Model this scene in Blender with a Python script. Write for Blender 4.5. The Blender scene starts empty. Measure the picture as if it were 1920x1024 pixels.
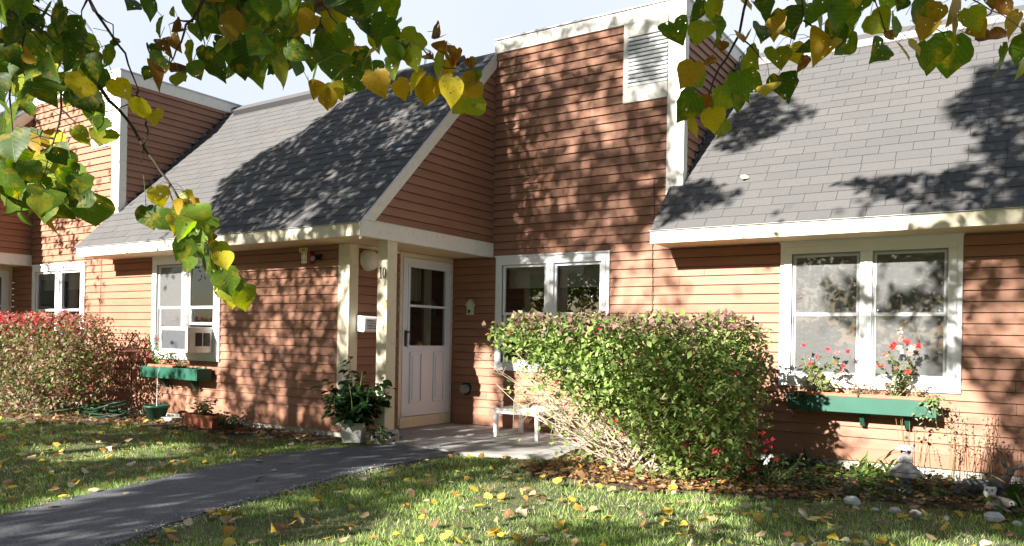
import bpy, bmesh, math, random
import numpy as np
from mathutils import Vector, Matrix
C = bpy.context.scene.collection
rnd = random.Random(7)
RNG = np.random.default_rng(11)
R = math.radians

# ------------------------------------------------------------------ camera
CAM_H = 1.18
F_PX, YAW, ROLL, CX, CY = 1464.22, R(33.393), R(1.056), 960.0, 632.25
cd = bpy.data.cameras.new('camera'); cam = bpy.data.objects.new('camera', cd); C.objects.link(cam)
cd.sensor_width = 36.0; cd.lens = F_PX / 1920 * 36.0; cd.clip_end = 2000; cd.clip_start = 0.02
cd.shift_y = (CY - 512) / 1920.0
_fw = Vector((-math.sin(YAW), math.cos(YAW), 0)); _rt = Vector((math.cos(YAW), math.sin(YAW), 0)); _up = Vector((0, 0, 1))
_r2 = _rt * math.cos(ROLL) + _up * math.sin(ROLL)
_u2 = -_rt * math.sin(ROLL) + _up * math.cos(ROLL)
cam.matrix_world = Matrix(((_r2.x, _u2.x, -_fw.x, 0), (_r2.y, _u2.y, -_fw.y, 0), (_r2.z, _u2.z, -_fw.z, CAM_H), (0, 0, 0, 1)))
bpy.context.scene.camera = cam

# ------------------------------------------------------------------ sun, sky, exposure
KX, KZ = 0.20, -0.46                       # sun ray: for each metre of +Y it moves KX in X and KZ in Z
sun_dir = Vector((KX, 1.0, KZ)).normalized()
sd = bpy.data.lights.new('sun', 'SUN'); sun = bpy.data.objects.new('sun', sd); C.objects.link(sun)
sd.energy = 5.0; sd.angle = R(0.53); sd.color = (1.0, 0.94, 0.86)
sun.rotation_euler = sun_dir.to_track_quat('-Z', 'Y').to_euler(); sun.location = (-6, -30, 20)
w = bpy.data.worlds.new('World'); bpy.context.scene.world = w; w.use_nodes = True
wn = w.node_tree; sky = wn.nodes.new('ShaderNodeTexSky'); sky.sky_type = 'NISHITA'; sky.sun_disc = False
sky.sun_elevation = math.asin(-sun_dir.z); sky.sun_rotation = math.atan2(-sun_dir.x, -sun_dir.y)
sky.altitude = 50; sky.air_density = 1.0; sky.dust_density = 1.0; sky.ozone_density = 1.0
bg = wn.nodes['Background']; bg.inputs['Strength'].default_value = 0.03
# a thin bright veil of haze over the northern half of the sky
tc_ = wn.nodes.new('ShaderNodeTexCoord'); sx_ = wn.nodes.new('ShaderNodeSeparateXYZ'); mr_ = wn.nodes.new('ShaderNodeMapRange'); mr_.interpolation_type = 'SMOOTHSTEP'
nz_ = wn.nodes.new('ShaderNodeTexNoise'); nz_.inputs['Scale'].default_value = 2.2; nz_.inputs['Detail'].default_value = 5
cr_ = wn.nodes.new('ShaderNodeValToRGB'); cr_.color_ramp.elements[0].position = .3; cr_.color_ramp.elements[0].color = (7.4, 8.2, 9.6, 1); cr_.color_ramp.elements[1].position = .7; cr_.color_ramp.elements[1].color = (8.6, 9.1, 10.0, 1)
mx_ = wn.nodes.new('ShaderNodeMix'); mx_.data_type = 'RGBA'
wn.links.new(tc_.outputs['Generated'], sx_.inputs[0]); wn.links.new(sx_.outputs[1], mr_.inputs['Value']); mr_.inputs['From Min'].default_value = .1; mr_.inputs['From Max'].default_value = .34
wn.links.new(tc_.outputs['Generated'], nz_.inputs['Vector']); wn.links.new(nz_.outputs['Fac'], cr_.inputs[0])
wn.links.new(mr_.outputs[0], mx_.inputs[0]); wn.links.new(sky.outputs[0], mx_.inputs[6]); wn.links.new(cr_.outputs[0], mx_.inputs[7]); wn.links.new(mx_.outputs[2], bg.inputs['Color'])
vs = bpy.context.scene.view_settings
vs.view_transform = 'Standard'; vs.look = 'None'; vs.gamma = 1.0; vs.exposure = 1.85

# ------------------------------------------------------------------ helpers: pixel -> place
def pray(px, py):
    dx, dy = px - CX, py - CY
    cr, sr = math.cos(ROLL), math.sin(ROLL)
    u, v = cr * dx + sr * dy, -sr * dx + cr * dy
    return _fw + _rt * (u / F_PX) - _up * (v / F_PX)
def onY(px, py, Y): d = pray(px, py); p = d * (Y / d.y); return Vector((p.x, p.y, p.z + CAM_H))
def onX(px, py, X): d = pray(px, py); p = d * (X / d.x); return Vector((p.x, p.y, p.z + CAM_H))
def onZ(px, py, Z=0.0): d = pray(px, py); p = d * ((Z - CAM_H) / d.z); return Vector((p.x, p.y, p.z + CAM_H))
def at(px, py, dist): p = pray(px, py) * dist; return Vector((p.x, p.y, p.z + CAM_H))
def onRoof(px, py, y0, z0, k):
    d = pray(px, py); t = (z0 - CAM_H - k * y0) / (d.z - k * d.y); p = d * t; return Vector((p.x, p.y, p.z + CAM_H))
def gz(X, Y):
    t = np.clip((np.asarray(X, float) + 4.2) / 2.2, 0, 1); t = t * t * (3 - 2 * t)
    s = np.clip((np.asarray(Y, float) - 4.5) / 2.5, 0, 1)
    return -0.02 - 0.075 * t * s

# ------------------------------------------------------------------ helpers: meshes
class MB:
    def __init__(s): s.v = []; s.f = []; s.m = []
    def add(s, verts, faces, mat=0):
        o = len(s.v); s.v += [tuple(x) for x in verts]
        for f in faces: s.f.append(tuple(i + o for i in f)); s.m.append(mat)
    def quad(s, a, b, c, d, mat=0): s.add([a, b, c, d], [(0, 1, 2, 3)], mat)
    def box(s, x0, x1, y0, y1, z0, z1, mat=0):
        v = [(x, y, z) for x in (x0, x1) for y in (y0, y1) for z in (z0, z1)]
        s.add(v, [(0, 1, 3, 2), (4, 6, 7, 5), (0, 4, 5, 1), (2, 3, 7, 6), (0, 2, 6, 4), (1, 5, 7, 3)], mat)
    def hexa(s, P, u0, u1, z0, z1, d0, d1, mat=0):      # box in plane coordinates
        v = [P(u, z, d) for u in (u0, u1) for z in (z0, z1) for d in (d0, d1)]
        s.add(v, [(0, 1, 3, 2), (4, 6, 7, 5), (0, 4, 5, 1), (2, 3, 7, 6), (0, 2, 6, 4), (1, 5, 7, 3)], mat)
    def ring(s, P, u0, u1, z0, z1, wd, d0, d1, mat=0, wb=None):   # frame of four butted bars
        wb = wd if wb is None else wb
        s.hexa(P, u0, u1, z1 - wd, z1, d0, d1, mat); s.hexa(P, u0, u1, z0, z0 + wb, d0, d1, mat)
        s.hexa(P, u0, u0 + wd, z0 + wb, z1 - wd, d0, d1, mat); s.hexa(P, u1 - wd, u1, z0 + wb, z1 - wd, d0, d1, mat)
    def tube(s, pts, rad, n=6, mat=0, cap=True):
        pts = [Vector(p) for p in pts]
        if not hasattr(rad, '__len__'): rad = [rad] * len(pts)
        o = len(s.v); up = None
        for i, p in enumerate(pts):
            t = (pts[min(i + 1, len(pts) - 1)] - pts[max(i - 1, 0)])
            t = t.normalized() if t.length > 1e-9 else Vector((0, 0, 1))
            a = Vector((0, 0, 1)) if abs(t.z) < .9 else Vector((1, 0, 0))
            if up is not None: a = up
            x = t.cross(a)
            if x.length < 1e-6: x = t.cross(Vector((0, 1, 0)))
            x.normalize(); y = x.cross(t); up = y.copy()
            for k in range(n):
                an = 2 * math.pi * k / n
                s.v.append(tuple(p + (x * math.cos(an) + y * math.sin(an)) * rad[i]))
        for i in range(len(pts) - 1):
            for k in range(n):
                s.f.append((o + i * n + k, o + i * n + (k + 1) % n, o + (i + 1) * n + (k + 1) % n, o + (i + 1) * n + k)); s.m.append(mat)
        if cap:
            s.f.append(tuple(o + k for k in range(n))[::-1]); s.m.append(mat)
            b = o + (len(pts) - 1) * n; s.f.append(tuple(b + k for k in range(n))); s.m.append(mat)
    def lathe(s, prof, n=20, c=(0, 0, 0), mat=0, sx=1, sy=1, square=False):
        o = len(s.v)
        for r, z in prof:
            for k in range(n):
                an = 2 * math.pi * k / n
                s.v.append((c[0] + r * math.cos(an) * sx, c[1] + r * math.sin(an) * sy, c[2] + z))
        for i in range(len(prof) - 1):
            for k in range(n):
                s.f.append((o + i * n + k, o + i * n + (k + 1) % n, o + (i + 1) * n + (k + 1) % n, o + (i + 1) * n + k)); s.m.append(mat)
    def sphere(s, c, r, n=10, sc=(1, 1, 1), mat=0, jit=0):
        prof = []; m = max(4, n // 2 + 1)
        o = len(s.v)
        for i in range(m + 1):
            th = math.pi * i / m
            for k in range(n):
                an = 2 * math.pi * k / n; j = 1 + (rnd.uniform(-jit, jit) if jit else 0)
                s.v.append((c[0] + r * sc[0] * math.sin(th) * math.cos(an) * j, c[1] + r * sc[1] * math.sin(th) * math.sin(an) * j, c[2] - r * sc[2] * math.cos(th) * j))
        for i in range(m):
            for k in range(n):
                s.f.append((o + i * n + k, o + i * n + (k + 1) % n, o + (i + 1) * n + (k + 1) % n, o + (i + 1) * n + k)); s.m.append(mat)
    def build(s, name, mats, parent=None, smooth=False, bevel=0.0):
        me = bpy.data.meshes.new(name); me.from_pydata(s.v, [], s.f)
        for mt in (mats if isinstance(mats, (list, tuple)) else [mats]): me.materials.append(mt)
        me.polygons.foreach_set('material_index', s.m)
        if smooth: me.polygons.foreach_set('use_smooth', [True] * len(s.f))
        me.update()
        o = bpy.data.objects.new(name, me); C.objects.link(o)
        if parent is not None: attach(o, parent)
        if bevel:
            b = o.modifiers.new('bevel', 'BEVEL'); b.width = bevel; b.segments = 2; b.limit_method = 'ANGLE'
        return o
def wloc(o):
    if o is None: return Vector((0, 0, 0))
    return wloc(o.parent) + o.matrix_parent_inverse.to_translation() + o.location
def attach(o, parent):
    o.parent = parent; o.matrix_parent_inverse = Matrix.Translation(-wloc(parent))
def tag(o, label=None, cat=None, group=None, kind=None):
    if label: o['label'] = label
    if cat: o['category'] = cat
    if group: o['group'] = group
    if kind: o['kind'] = kind
    return o
def thing(name, label, cat, loc=(0, 0, 0), group=None):
    o = bpy.data.objects.new(name, None); C.objects.link(o); o.location = loc; o.empty_display_size = .1
    return tag(o, label, cat, group)
def struct(o): o['kind'] = 'structure'; return o

def cloud(name, T, F, Rm, Pm, S, col, mat, parent=None, smooth=False, mesh_only=False):
    """many leaves from a template: rotations Rm (N,3,3), positions Pm, scales S, colours col (N,3) as ONE mesh"""
    T = np.asarray(T, np.float32); N = len(Pm); nv = len(T)
    V = (np.einsum('nij,vj->nvi', Rm, T) * np.asarray(S)[:, None, None] + np.asarray(Pm)[:, None, :]).astype(np.float32).reshape(-1, 3)
    fl = np.array([i for f in F for i in f], np.int64); fs = np.array([len(f) for f in F], np.int64)
    L = (fl[None, :] + (np.arange(N) * nv)[:, None]).reshape(-1)
    tot = np.tile(fs, N); st = np.concatenate(([0], np.cumsum(tot)[:-1]))
    me = bpy.data.meshes.new(name)
    me.vertices.add(len(V)); me.vertices.foreach_set('co', V.reshape(-1))
    me.loops.add(len(L)); me.loops.foreach_set('vertex_index', L.astype(np.int32))
    me.polygons.add(len(tot)); me.polygons.foreach_set('loop_start', st.astype(np.int32))
    me.polygons.foreach_set('loop_total', tot.astype(np.int32))
    if smooth: me.polygons.foreach_set('use_smooth', np.ones(len(tot), bool))
    ca = me.attributes.new('tint', 'FLOAT_COLOR', 'POINT')
    cc = np.ones((N, nv, 4), np.float32); cc[:, :, :3] = np.asarray(col)[:, None, :]; ca.data.foreach_set('color', cc.reshape(-1))
    ua = me.attributes.new('luv', 'FLOAT_VECTOR', 'POINT')
    uu = np.tile(T[None], (N, 1, 1)).copy(); uu[:, :, 2] = RNG.random(N)[:, None] * 10; ua.data.foreach_set('vector', uu.reshape(-1))
    me.update(calc_edges=True); me.validate()
    me.materials.append(mat)
    if mesh_only: return me
    o = bpy.data.objects.new(name, me); C.objects.link(o)
    if parent is not None: attach(o, parent)
    return o
def basis(tip, nrm):
    tip = np.asarray(tip, float); nrm = np.asarray(nrm, float)
    tip = tip / (np.linalg.norm(tip, axis=1, keepdims=True) + 1e-9)
    x = np.cross(tip, nrm); x /= (np.linalg.norm(x, axis=1, keepdims=True) + 1e-9)
    n = np.cross(x, tip)
    return np.stack([x, tip, n], axis=2)
def rdir(n): v = RNG.normal(size=(n, 3)); return v / np.linalg.norm(v, axis=1, keepdims=True)

LEAF_T = [(0, 0, 0), (-.27, .32, .07), (.27, .32, .07), (-.24, .66, .05), (.24, .66, .05), (0, .5, 0), (0, 1, -.08)]
LEAF_F = [(0, 2, 5), (0, 5, 1), (5, 2, 4), (5, 3, 1), (5, 4, 6), (5, 6, 3)]
OV_T = [(0, 0, 0), (-.30, .45, .06), (.30, .45, .06), (0, 1, -.06)]
OV_F = [(0, 2, 3), (0, 3, 1)]
def heart(fold, curl, roll, seed):
    r = random.Random(seed)
    ts = [-.03, .03, .12, .23, .36, .5, .63, .75, .87, 1.0]; asym = r.uniform(-.07, .07)
    ws = [.24, .40, .50, .54, .535, .48, .39, .265, .13, .012]
    V = []; F = []
    for i, (t, wd) in enumerate(zip(ts, ws)):
        for j, a in enumerate((-1, -.55, 0, .55, 1)):
            e = (1 + (r.uniform(-.09, .10) if abs(a) == 1 else 0))
            x = a * wd * e; y = t + (asym * (1 if a > 0 else -1) * (1 - t) if a else 0)
            if i == 0 and a == 0: y = .03
            if i == 1 and a == 0: y = .06
            if i == 0 and abs(a) == .55: y -= .035
            z = fold * abs(x) + curl * (t - .2) ** 2 + roll * x * x * (1 if a > 0 else .5) + r.uniform(-.02, .02)
            V.append((x, y, z))
    for i in range(len(ts) - 1):
        for j in range(4):
            a = i * 5 + j; F.append((a, a + 1, a + 6, a + 5))
    return V, F
HEARTS = [heart(.12, -.25, .0, 1), heart(.28, -.1, -.5, 2), heart(.05, .3, .35, 3), heart(.2, -.5, -.2, 4), heart(.32, .05, .1, 8), heart(.5, -.3, -.3, 11), heart(-.2, -.35, .5, 12), heart(.6, .15, .3, 13)]
CURLED = [heart(.8, -.9, 1.2, 5), heart(.55, .9, -1.6, 6), heart(.9, .4, .5, 7)]

# ------------------------------------------------------------------ materials
def newmat(name):
    m = bpy.data.materials.new(name); m.use_nodes = True; nt = m.node_tree
    return m, nt, nt.nodes['Principled BSDF'], nt.nodes['Material Output']
def N(nt, t, **k):
    n = nt.nodes.new(t)
    for a, b in k.items():
        if a.startswith('i_'): n.inputs[a[2:].replace('_', ' ')].default_value = b
        else: setattr(n, a, b)
    return n
def coords(nt): return N(nt, 'ShaderNodeTexCoord').outputs['Object']
def noise(nt, vec, scale, detail=4, rough=.6, stretch=None):
    if stretch:
        mp = N(nt, 'ShaderNodeMapping'); mp.inputs['Scale'].default_value = stretch; nt.links.new(vec, mp.inputs[0]); vec = mp.outputs[0]
    n = N(nt, 'ShaderNodeTexNoise'); n.inputs['Scale'].default_value = scale; n.inputs['Detail'].default_value = detail; n.inputs['Roughness'].default_value = rough
    nt.links.new(vec, n.inputs['Vector']); return n.outputs['Fac']
def ramp(nt, fac, stops):
    r = N(nt, 'ShaderNodeValToRGB'); el = r.color_ramp.elements
    while len(el) < len(stops): el.new(.5)
    for e, (p, c) in zip(el, stops): e.position = p; e.color = (*c, 1) if len(c) == 3 else c
    nt.links.new(fac, r.inputs[0]); return r.outputs[0]
def mix(nt, a, b, fac, mode='MIX'):
    m = N(nt, 'ShaderNodeMix', data_type='RGBA', blend_type=mode)
    for s, v in ((0, fac), (6, a), (7, b)):
        if hasattr(v, 'default_value') or hasattr(v, 'is_linked'): nt.links.new(v, m.inputs[s])
        else: m.inputs[s].default_value = v if s == 0 else (*v, 1)
    return m.outputs[2]
def bump(nt, b, h, strength, dist):
    n = N(nt, 'ShaderNodeBump'); n.inputs['Strength'].default_value = strength; n.inputs['Distance'].default_value = dist
    nt.links.new(h, n.inputs['Height']); nt.links.new(n.outputs[0], b.inputs['Normal'])
def simple(name, col, rough=.6, var=.12, scale=6, bmp=0, stretch=None, dirt=None, spec=.4, metal=0):
    m, nt, b, o = newmat(name); v = coords(nt)
    f = noise(nt, v, scale, 5, .6, stretch)
    c = ramp(nt, f, [(.25, tuple(x * (1 - var) for x in col)), (.75, tuple(min(1, x * (1 + var)) for x in col))])
    if dirt:
        f2 = noise(nt, v, scale * 3.3, 6, .7, stretch)
        k = ramp(nt, f2, [(.55, (0, 0, 0)), (.75, (1, 1, 1))]); c = mix(nt, c, dirt, k)
    nt.links.new(c, b.inputs['Base Color']); b.inputs['Roughness'].default_value = rough
    b.inputs['Specular IOR Level'].default_value = spec; b.inputs['Metallic'].default_value = metal
    if bmp: bump(nt, b, noise(nt, v, scale * 12, 4, .6, stretch), .4, bmp)
    return m
M = {}
def mk_siding():
    m, nt, b, o = newmat('clapboard_paint'); v = coords(nt)
    g = N(nt, 'ShaderNodeNewGeometry')
    base = ramp(nt, g.outputs['Random Per Island'], [(0, (.268, .128, .079)), (.5, (.295, .144, .090)), (1, (.322, .160, .101))])
    f = noise(nt, v, 2.2, 6, .65, (1, 1, 5))
    c = mix(nt, base, (.37, .21, .14), ramp(nt, f, [(.45, (0, 0, 0)), (.8, (.55, .55, .55))]))
    s = noise(nt, v, 9, 5, .7, (1, 1, 9)); c = mix(nt, c, (.20, .10, .07), ramp(nt, s, [(.6, (0, 0, 0)), (.82, (.45, .45, .45))]))
    nt.links.new(c, b.inputs['Base Color']); b.inputs['Roughness'].default_value = .62; b.inputs['Specular IOR Level'].default_value = .3
    bump(nt, b, noise(nt, v, 30, 4, .6, (1, 1, 7)), .35, .003)
    return m
M['siding'] = mk_siding()
M['cream'] = simple('cream_trim_paint', (.70, .63, .47), .5, .06, 3, .0015, None, (.55, .47, .33))
M['soffit'] = simple('soffit_paint', (.62, .49, .30), .6, .08, 3, .001)
M['white'] = simple('white_vinyl', (.80, .81, .82), .35, .03, 4)
M['door'] = simple('white_door_paint', (.74, .78, .86), .4, .03, 3, .0006)
M['trimwhite'] = simple('weathered_white_trim', (.76, .73, .66), .5, .06, 5, .001, None, (.55, .52, .46))
M['drip'] = simple('metal_drip_edge', (.55, .58, .68), .35, .05, 5, spec=.6)
M['found'] = simple('foundation_concrete', (.46, .44, .38), .85, .2, 5, .004, None, (.2, .22, .15))
M['conc'] = simple('porch_concrete', (.34, .335, .32), .85, .14, 4, .003, None, (.22, .21, .19))
M['black'] = simple('black_plastic', (.02, .02, .02), .4)
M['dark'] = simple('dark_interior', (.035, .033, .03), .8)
M['green'] = simple('green_painted_wood', (.016, .095, .062), .5, .15, 6, .001)
M['greenpl'] = simple('green_plastic', (.015, .075, .045), .4, .1)
M['terra'] = simple('terracotta_plastic', (.45, .15, .08), .55, .12, 6)
M['soil'] = simple('potting_soil', (.03, .02, .014), .95, .3, 30, .006)
M['stone'] = simple('white_garden_stone', (.58, .57, .55), .8, .2, 14, .003)
M['potwhite'] = simple('white_planter_plastic', (.62, .63, .60), .45, .07, 5, 0, None, (.36, .37, .33))
M['wood'] = simple('bark_wood', (.10, .07, .048), .9, .4, 14, .01, (1, 1, .25))
M['twig'] = simple('linden_twig', (.055, .038, .028), .8, .3, 30, .001)
M['stem'] = simple('shrub_stem', (.42, .34, .25), .85, .35, 40, .001)
M['greenstem'] = simple('green_stem', (.16, .19, .06), .7, .25, 30)
M['drystem'] = simple('dry_stem', (.26, .17, .09), .85, .3, 30)
M['acmetal'] = simple('beige_appliance_metal', (.66, .65, .59), .4, .04, 4)
M['acgrille'] = simple('grey_grille', (.22, .23, .25), .5, .2, 60, .002)
M['red'] = simple('red_alarm_plastic', (.42, .03, .02), .4, .08)
M['yellow'] = simple('yellow_sign', (.60, .58, .16), .5, .06)
M['lamp'] = simple('frosted_lamp_glass', (.72, .71, .64), .3, .03)
M['statue'] = simple('weathered_cast_stone', (.30, .30, .305), .85, .22, 16, .004, None, (.3, .3, .27))
M['fawn'] = simple('grey_brown_statue_paint', (.125, .115, .115), .7, .2, 12, .002)
M['hare'] = simple('tan_grey_statue_paint', (.27, .235, .20), .7, .2, 14, .002)
M['spot'] = simple('white_statue_paint', (.70, .69, .68), .6, .04)
M['pink'] = simple('pink_statue_paint', (.45, .30, .28), .6, .05)
M['hose'] = simple('green_hose', (.010, .038, .018), .4, .15, 10)
M['copper'] = simple('copper_feeder', (.26, .10, .06), .5, .2, 8)
M['wire'] = simple('dark_cable', (.06, .04, .03), .6)
M['steel'] = simple('grey_metal', (.25, .26, .27), .4, .1, 8, spec=.6)
M['ivory'] = simple('ivory_wood', (.66, .62, .48), .55, .06)
M['shade'] = simple('roller_shade_cloth', (.42, .46, .43), .8, .05)
M['curtain'] = simple('curtain_cloth', (.48, .47, .36), .85, .15, 9, 0, (6, 6, .5))
M['orange'] = simple('orange_sticker', (.6, .1, .02), .5)
def mk_shingle():
    m, nt, b, o = newmat('asphalt_shingle'); v = coords(nt)
    g = N(nt, 'ShaderNodeNewGeometry')
    base = ramp(nt, g.outputs['Random Per Island'], [(0, (.112, .110, .108)), (.5, (.122, .119, .116)), (1, (.132, .128, .124))])
    gr = noise(nt, v, 170, 3, .7); c = mix(nt, base, (.06, .06, .065), ramp(nt, gr, [(.42, (1, 1, 1)), (.62, (0, 0, 0))]))
    c = mix(nt, base, c, .6)
    st = noise(nt, v, 1.1, 5, .6); c = mix(nt, c, (.095, .095, .095), ramp(nt, st, [(.5, (0, 0, 0)), (.78, (.5, .5, .5))]))
    nt.links.new(c, b.inputs['Base Color']); b.inputs['Roughness'].default_value = .9; b.inputs['Specular IOR Level'].default_value = .25
    bump(nt, b, gr, .5, .003); return m
M['shingle'] = mk_shingle()
M['slot_lit'] = simple('shingle_slot_sunlit', (.18, .175, .17), .9)  # paler than the tabs: sunlit sides of the slots painted into the deck colour
M['felt'] = simple('roof_underlay', (.05, .05, .052), .9)
def mk_asphalt():
    m, nt, b, o = newmat('path_asphalt'); v = coords(nt)
    g = noise(nt, v, 95, 3, .8); p = noise(nt, v, 2.3, 5, .6)
    c = ramp(nt, g, [(.35, (.062, .066, .078)), (.55, (.125, .13, .145)), (.72, (.28, .285, .30))])
    c = mix(nt, c, (.17, .17, .175), ramp(nt, p, [(.4, (0, 0, 0)), (.7, (.55, .55, .55))]))
    nt.links.new(c, b.inputs['Base Color']); b.inputs['Roughness'].default_value = .85; b.inputs['Specular IOR Level'].default_value = .3
    bump(nt, b, g, .9, .008); return m
M['asphalt'] = mk_asphalt()
def mk_ground():
    m, nt, b, o = newmat('lawn_soil'); v = coords(nt)
    p = noise(nt, v, 3, 6, .65); q = noise(nt, v, 40, 4, .7)
    c = ramp(nt, p, [(.35, (.055, .075, .025)), (.55, (.09, .11, .04)), (.72, (.16, .14, .075))])
    c = mix(nt, c, (.075, .055, .034), ramp(nt, q, [(.45, (0, 0, 0)), (.65, (.8, .8, .8))]))
    nt.links.new(c, b.inputs['Base Color']); b.inputs['Roughness'].default_value = .95
    bump(nt, b, q, .8, .02); return m
M['ground'] = mk_ground()
M['bed'] = simple('bare_bed_soil', (.085, .062, .042), .95, .4, 18, .02, None, (.15, .11, .07))
def leafmat(name, veins=False, trans=.35, spots=False, rough=.5, tr_gain=1.5, holes=False):
    m, nt, b, o = newmat(name)
    a = N(nt, 'ShaderNodeAttribute', attribute_name='tint'); c = a.outputs['Color']
    if veins or spots:
        u = N(nt, 'ShaderNodeAttribute', attribute_name='luv').outputs['Vector']
        sp = N(nt, 'ShaderNodeSeparateXYZ'); nt.links.new(u, sp.inputs[0])
        def mth(op, x, y=None):
            n = N(nt, 'ShaderNodeMath', operation=op)
            for i, q in enumerate((x, y)):
                if q is None: continue
                if isinstance(q, (int, float)): n.inputs[i].default_value = q
                else: nt.links.new(q, n.inputs[i])
            return n.outputs[0]
        ax = mth('ABSOLUTE', sp.outputs[0])
        side = mth('ABSOLUTE', mth('SUBTRACT', mth('FRACT', mth('MULTIPLY', mth('SUBTRACT', sp.outputs[1], mth('MULTIPLY', ax, .75)), 6.5)), .5))
        vein = mth('MINIMUM', mth('MULTIPLY', ax, 1.0), mth('MULTIPLY', side, .16))
        vf = ramp(nt, vein, [(.0, (1, 1, 1)), (.013, (0, 0, 0))])
        n1 = noise(nt, u, 2.4, 4, .6); n2 = noise(nt, u, 11, 4, .7)
        c = mix(nt, c, (.36, .27, .02), ramp(nt, n1, [(.53, (0, 0, 0)), (.72, (.8, .8, .8))]))
        c = mix(nt, c, (.10, .045, .012), ramp(nt, n2, [(.57, (0, 0, 0)), (.68, (.8, .8, .8))]))
        c2 = mix(nt, c, (.8, .9, .4), .07); c = mix(nt, c, c2, vf)
        bump(nt, b, vf, .2, .003)
    nt.links.new(c, b.inputs['Base Color']); b.inputs['Roughness'].default_value = rough; b.inputs['Specular IOR Level'].default_value = .2
    t = N(nt, 'ShaderNodeBsdfTranslucent')
    hs = N(nt, 'ShaderNodeHueSaturation'); hs.inputs['Value'].default_value = tr_gain; hs.inputs['Saturation'].default_value = 1.15
    nt.links.new(c, hs.inputs['Color']); nt.links.new(hs.outputs[0], t.inputs[0])
    mx = N(nt, 'ShaderNodeMixShader'); mx.inputs[0].default_value = trans
    nt.links.new(b.outputs[0], mx.inputs[1]); nt.links.new(t.outputs[0], mx.inputs[2]); last = mx.outputs[0]
    if holes:
        hm = ramp(nt, noise(nt, u, 6.5, 2, .4), [(.715, (0, 0, 0)), (.73, (1, 1, 1))]); tp = N(nt, 'ShaderNodeBsdfTransparent'); m2 = N(nt, 'ShaderNodeMixShader')
        nt.links.new(hm, m2.inputs[0]); nt.links.new(last, m2.inputs[1]); nt.links.new(tp.outputs[0], m2.inputs[2]); last = m2.outputs[0]
    nt.links.new(last, o.inputs[0])
    return m
M['linden'] = leafmat('linden_leaf', True, .42, True, .42, 1.7, holes=True)
M['leaf'] = leafmat('shrub_leaf', False, .3, False, .42, 1.4)
M['grass'] = leafmat('grass_blade', False, .38, False, .5, 1.45)
M['crownleaf'] = leafmat('crown_leaf', False, .1, False, .45, 1.0)
M['dead'] = leafmat('fallen_leaf', True, .15, True, .65, 1.2)
M['flower'] = leafmat('flower_petal', False, .25, False, .5, 1.2)
def mk_glass():
    m, nt, b, o = newmat('window_glass'); nt.nodes.remove(b)
    tr = N(nt, 'ShaderNodeBsdfTransparent'); tr.inputs[0].default_value = (.86, .89, .88, 1)
    gl = N(nt, 'ShaderNodeBsdfGlossy'); gl.inputs['Roughness'].default_value = .015; gl.inputs[0].default_value = (.95, .97, 1, 1)
    fr = N(nt, 'ShaderNodeFresnel'); fr.inputs[0].default_value = 2.3
    nz = N(nt, 'ShaderNodeBump'); nz.inputs['Strength'].default_value = .02; nz.inputs['Distance'].default_value = .05
    nt.links.new(noise(nt, coords(nt), 2.5, 2, .5), nz.inputs['Height']); nt.links.new(nz.outputs[0], gl.inputs['Normal'])
    mx = N(nt, 'ShaderNodeMixShader')
    nt.links.new(fr.outputs[0], mx.inputs[0]); nt.links.new(tr.outputs[0], mx.inputs[1]); nt.links.new(gl.outputs[0], mx.inputs[2]); nt.links.new(mx.outputs[0], o.inputs[0])
    return m
M['glass'] = mk_glass()
def mk_screen():
    m, nt, b, o = newmat('insect_screen'); v = coords(nt)
    f = noise(nt, v, 40, 3, .7, (.5, 1, 4)); c = ramp(nt, f, [(.3, (.30, .31, .31)), (.7, (.40, .41, .41))])
    nt.links.new(c, b.inputs['Base Color']); b.inputs['Roughness'].default_value = .7
    tr = N(nt, 'ShaderNodeBsdfTransparent'); mx = N(nt, 'ShaderNodeMixShader'); mx.inputs[0].default_value = .27
    nt.links.new(tr.outputs[0], mx.inputs[1]); nt.links.new(b.outputs[0], mx.inputs[2]); nt.links.new(mx.outputs[0], o.inputs[0])
    return m
M['screen'] = mk_screen()

# ------------------------------------------------------------------ the ground
RK, EV, ZE = 1.03, 0.54, 2.35          # roof slope, eave overhang, eave height
XC = -5.80                             # gable plane of the middle unit
PATH = [(-4.0, -3.0), (-4.0, 1.2), (-4.17, 2.35), (-4.31, 2.75), (-4.45, 3.22), (-4.52, 3.65), (-4.62, 4.1), (-4.73, 4.64), (-4.80, 5.3), (-4.76, 5.93), (-4.68, 6.24),
        (-5.20, 6.30), (-5.68, 6.33), (-5.97, 5.74), (-6.03, 5.3), (-6.03, 4.83), (-5.87, 4.08), (-5.68, 3.39), (-5.55, 2.85), (-5.33, 2.32), (-5.1, 1.2), (-5.0, -3.0)]
SLAB = [(-5.68, 6.34), (-5.20, 6.31), (-4.68, 6.25), (-4.24, 6.37), (-3.80, 6.62), (-3.95, 7.3), (-3.95, 8.28), (-6.44, 8.28), (-6.44, 6.44), (-5.9, 6.42)]
BED = [(-3.9, 6.0), (-3.5, 5.75), (-2.6, 5.85), (-1.7, 6.3), (-.9, 6.9), (0.2, 6.9), (1.5, 7.1), (1.5, 8.28), (-3.9, 8.28), (-3.7, 7.0)]
BEDL = [(-6.2, 5.9), (-6.9, 5.95), (-8.0, 5.75), (-9.4, 5.5), (-10.4, 4.95), (-13.4, 4.8), (-13.4, 6.38), (-6.47, 6.38)]
def inpoly(x, y, poly):
    x = np.asarray(x); y = np.asarray(y); r = np.zeros(x.shape, bool); n = len(poly)
    for i in range(n):
        x0, y0 = poly[i]; x1, y1 = poly[(i + 1) % n]
        if y0 == y1: continue
        c = ((y0 > y) != (y1 > y)) & (x < (x1 - x0) * (y - y0) / (y1 - y0) + x0); r ^= c
    return r
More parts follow.
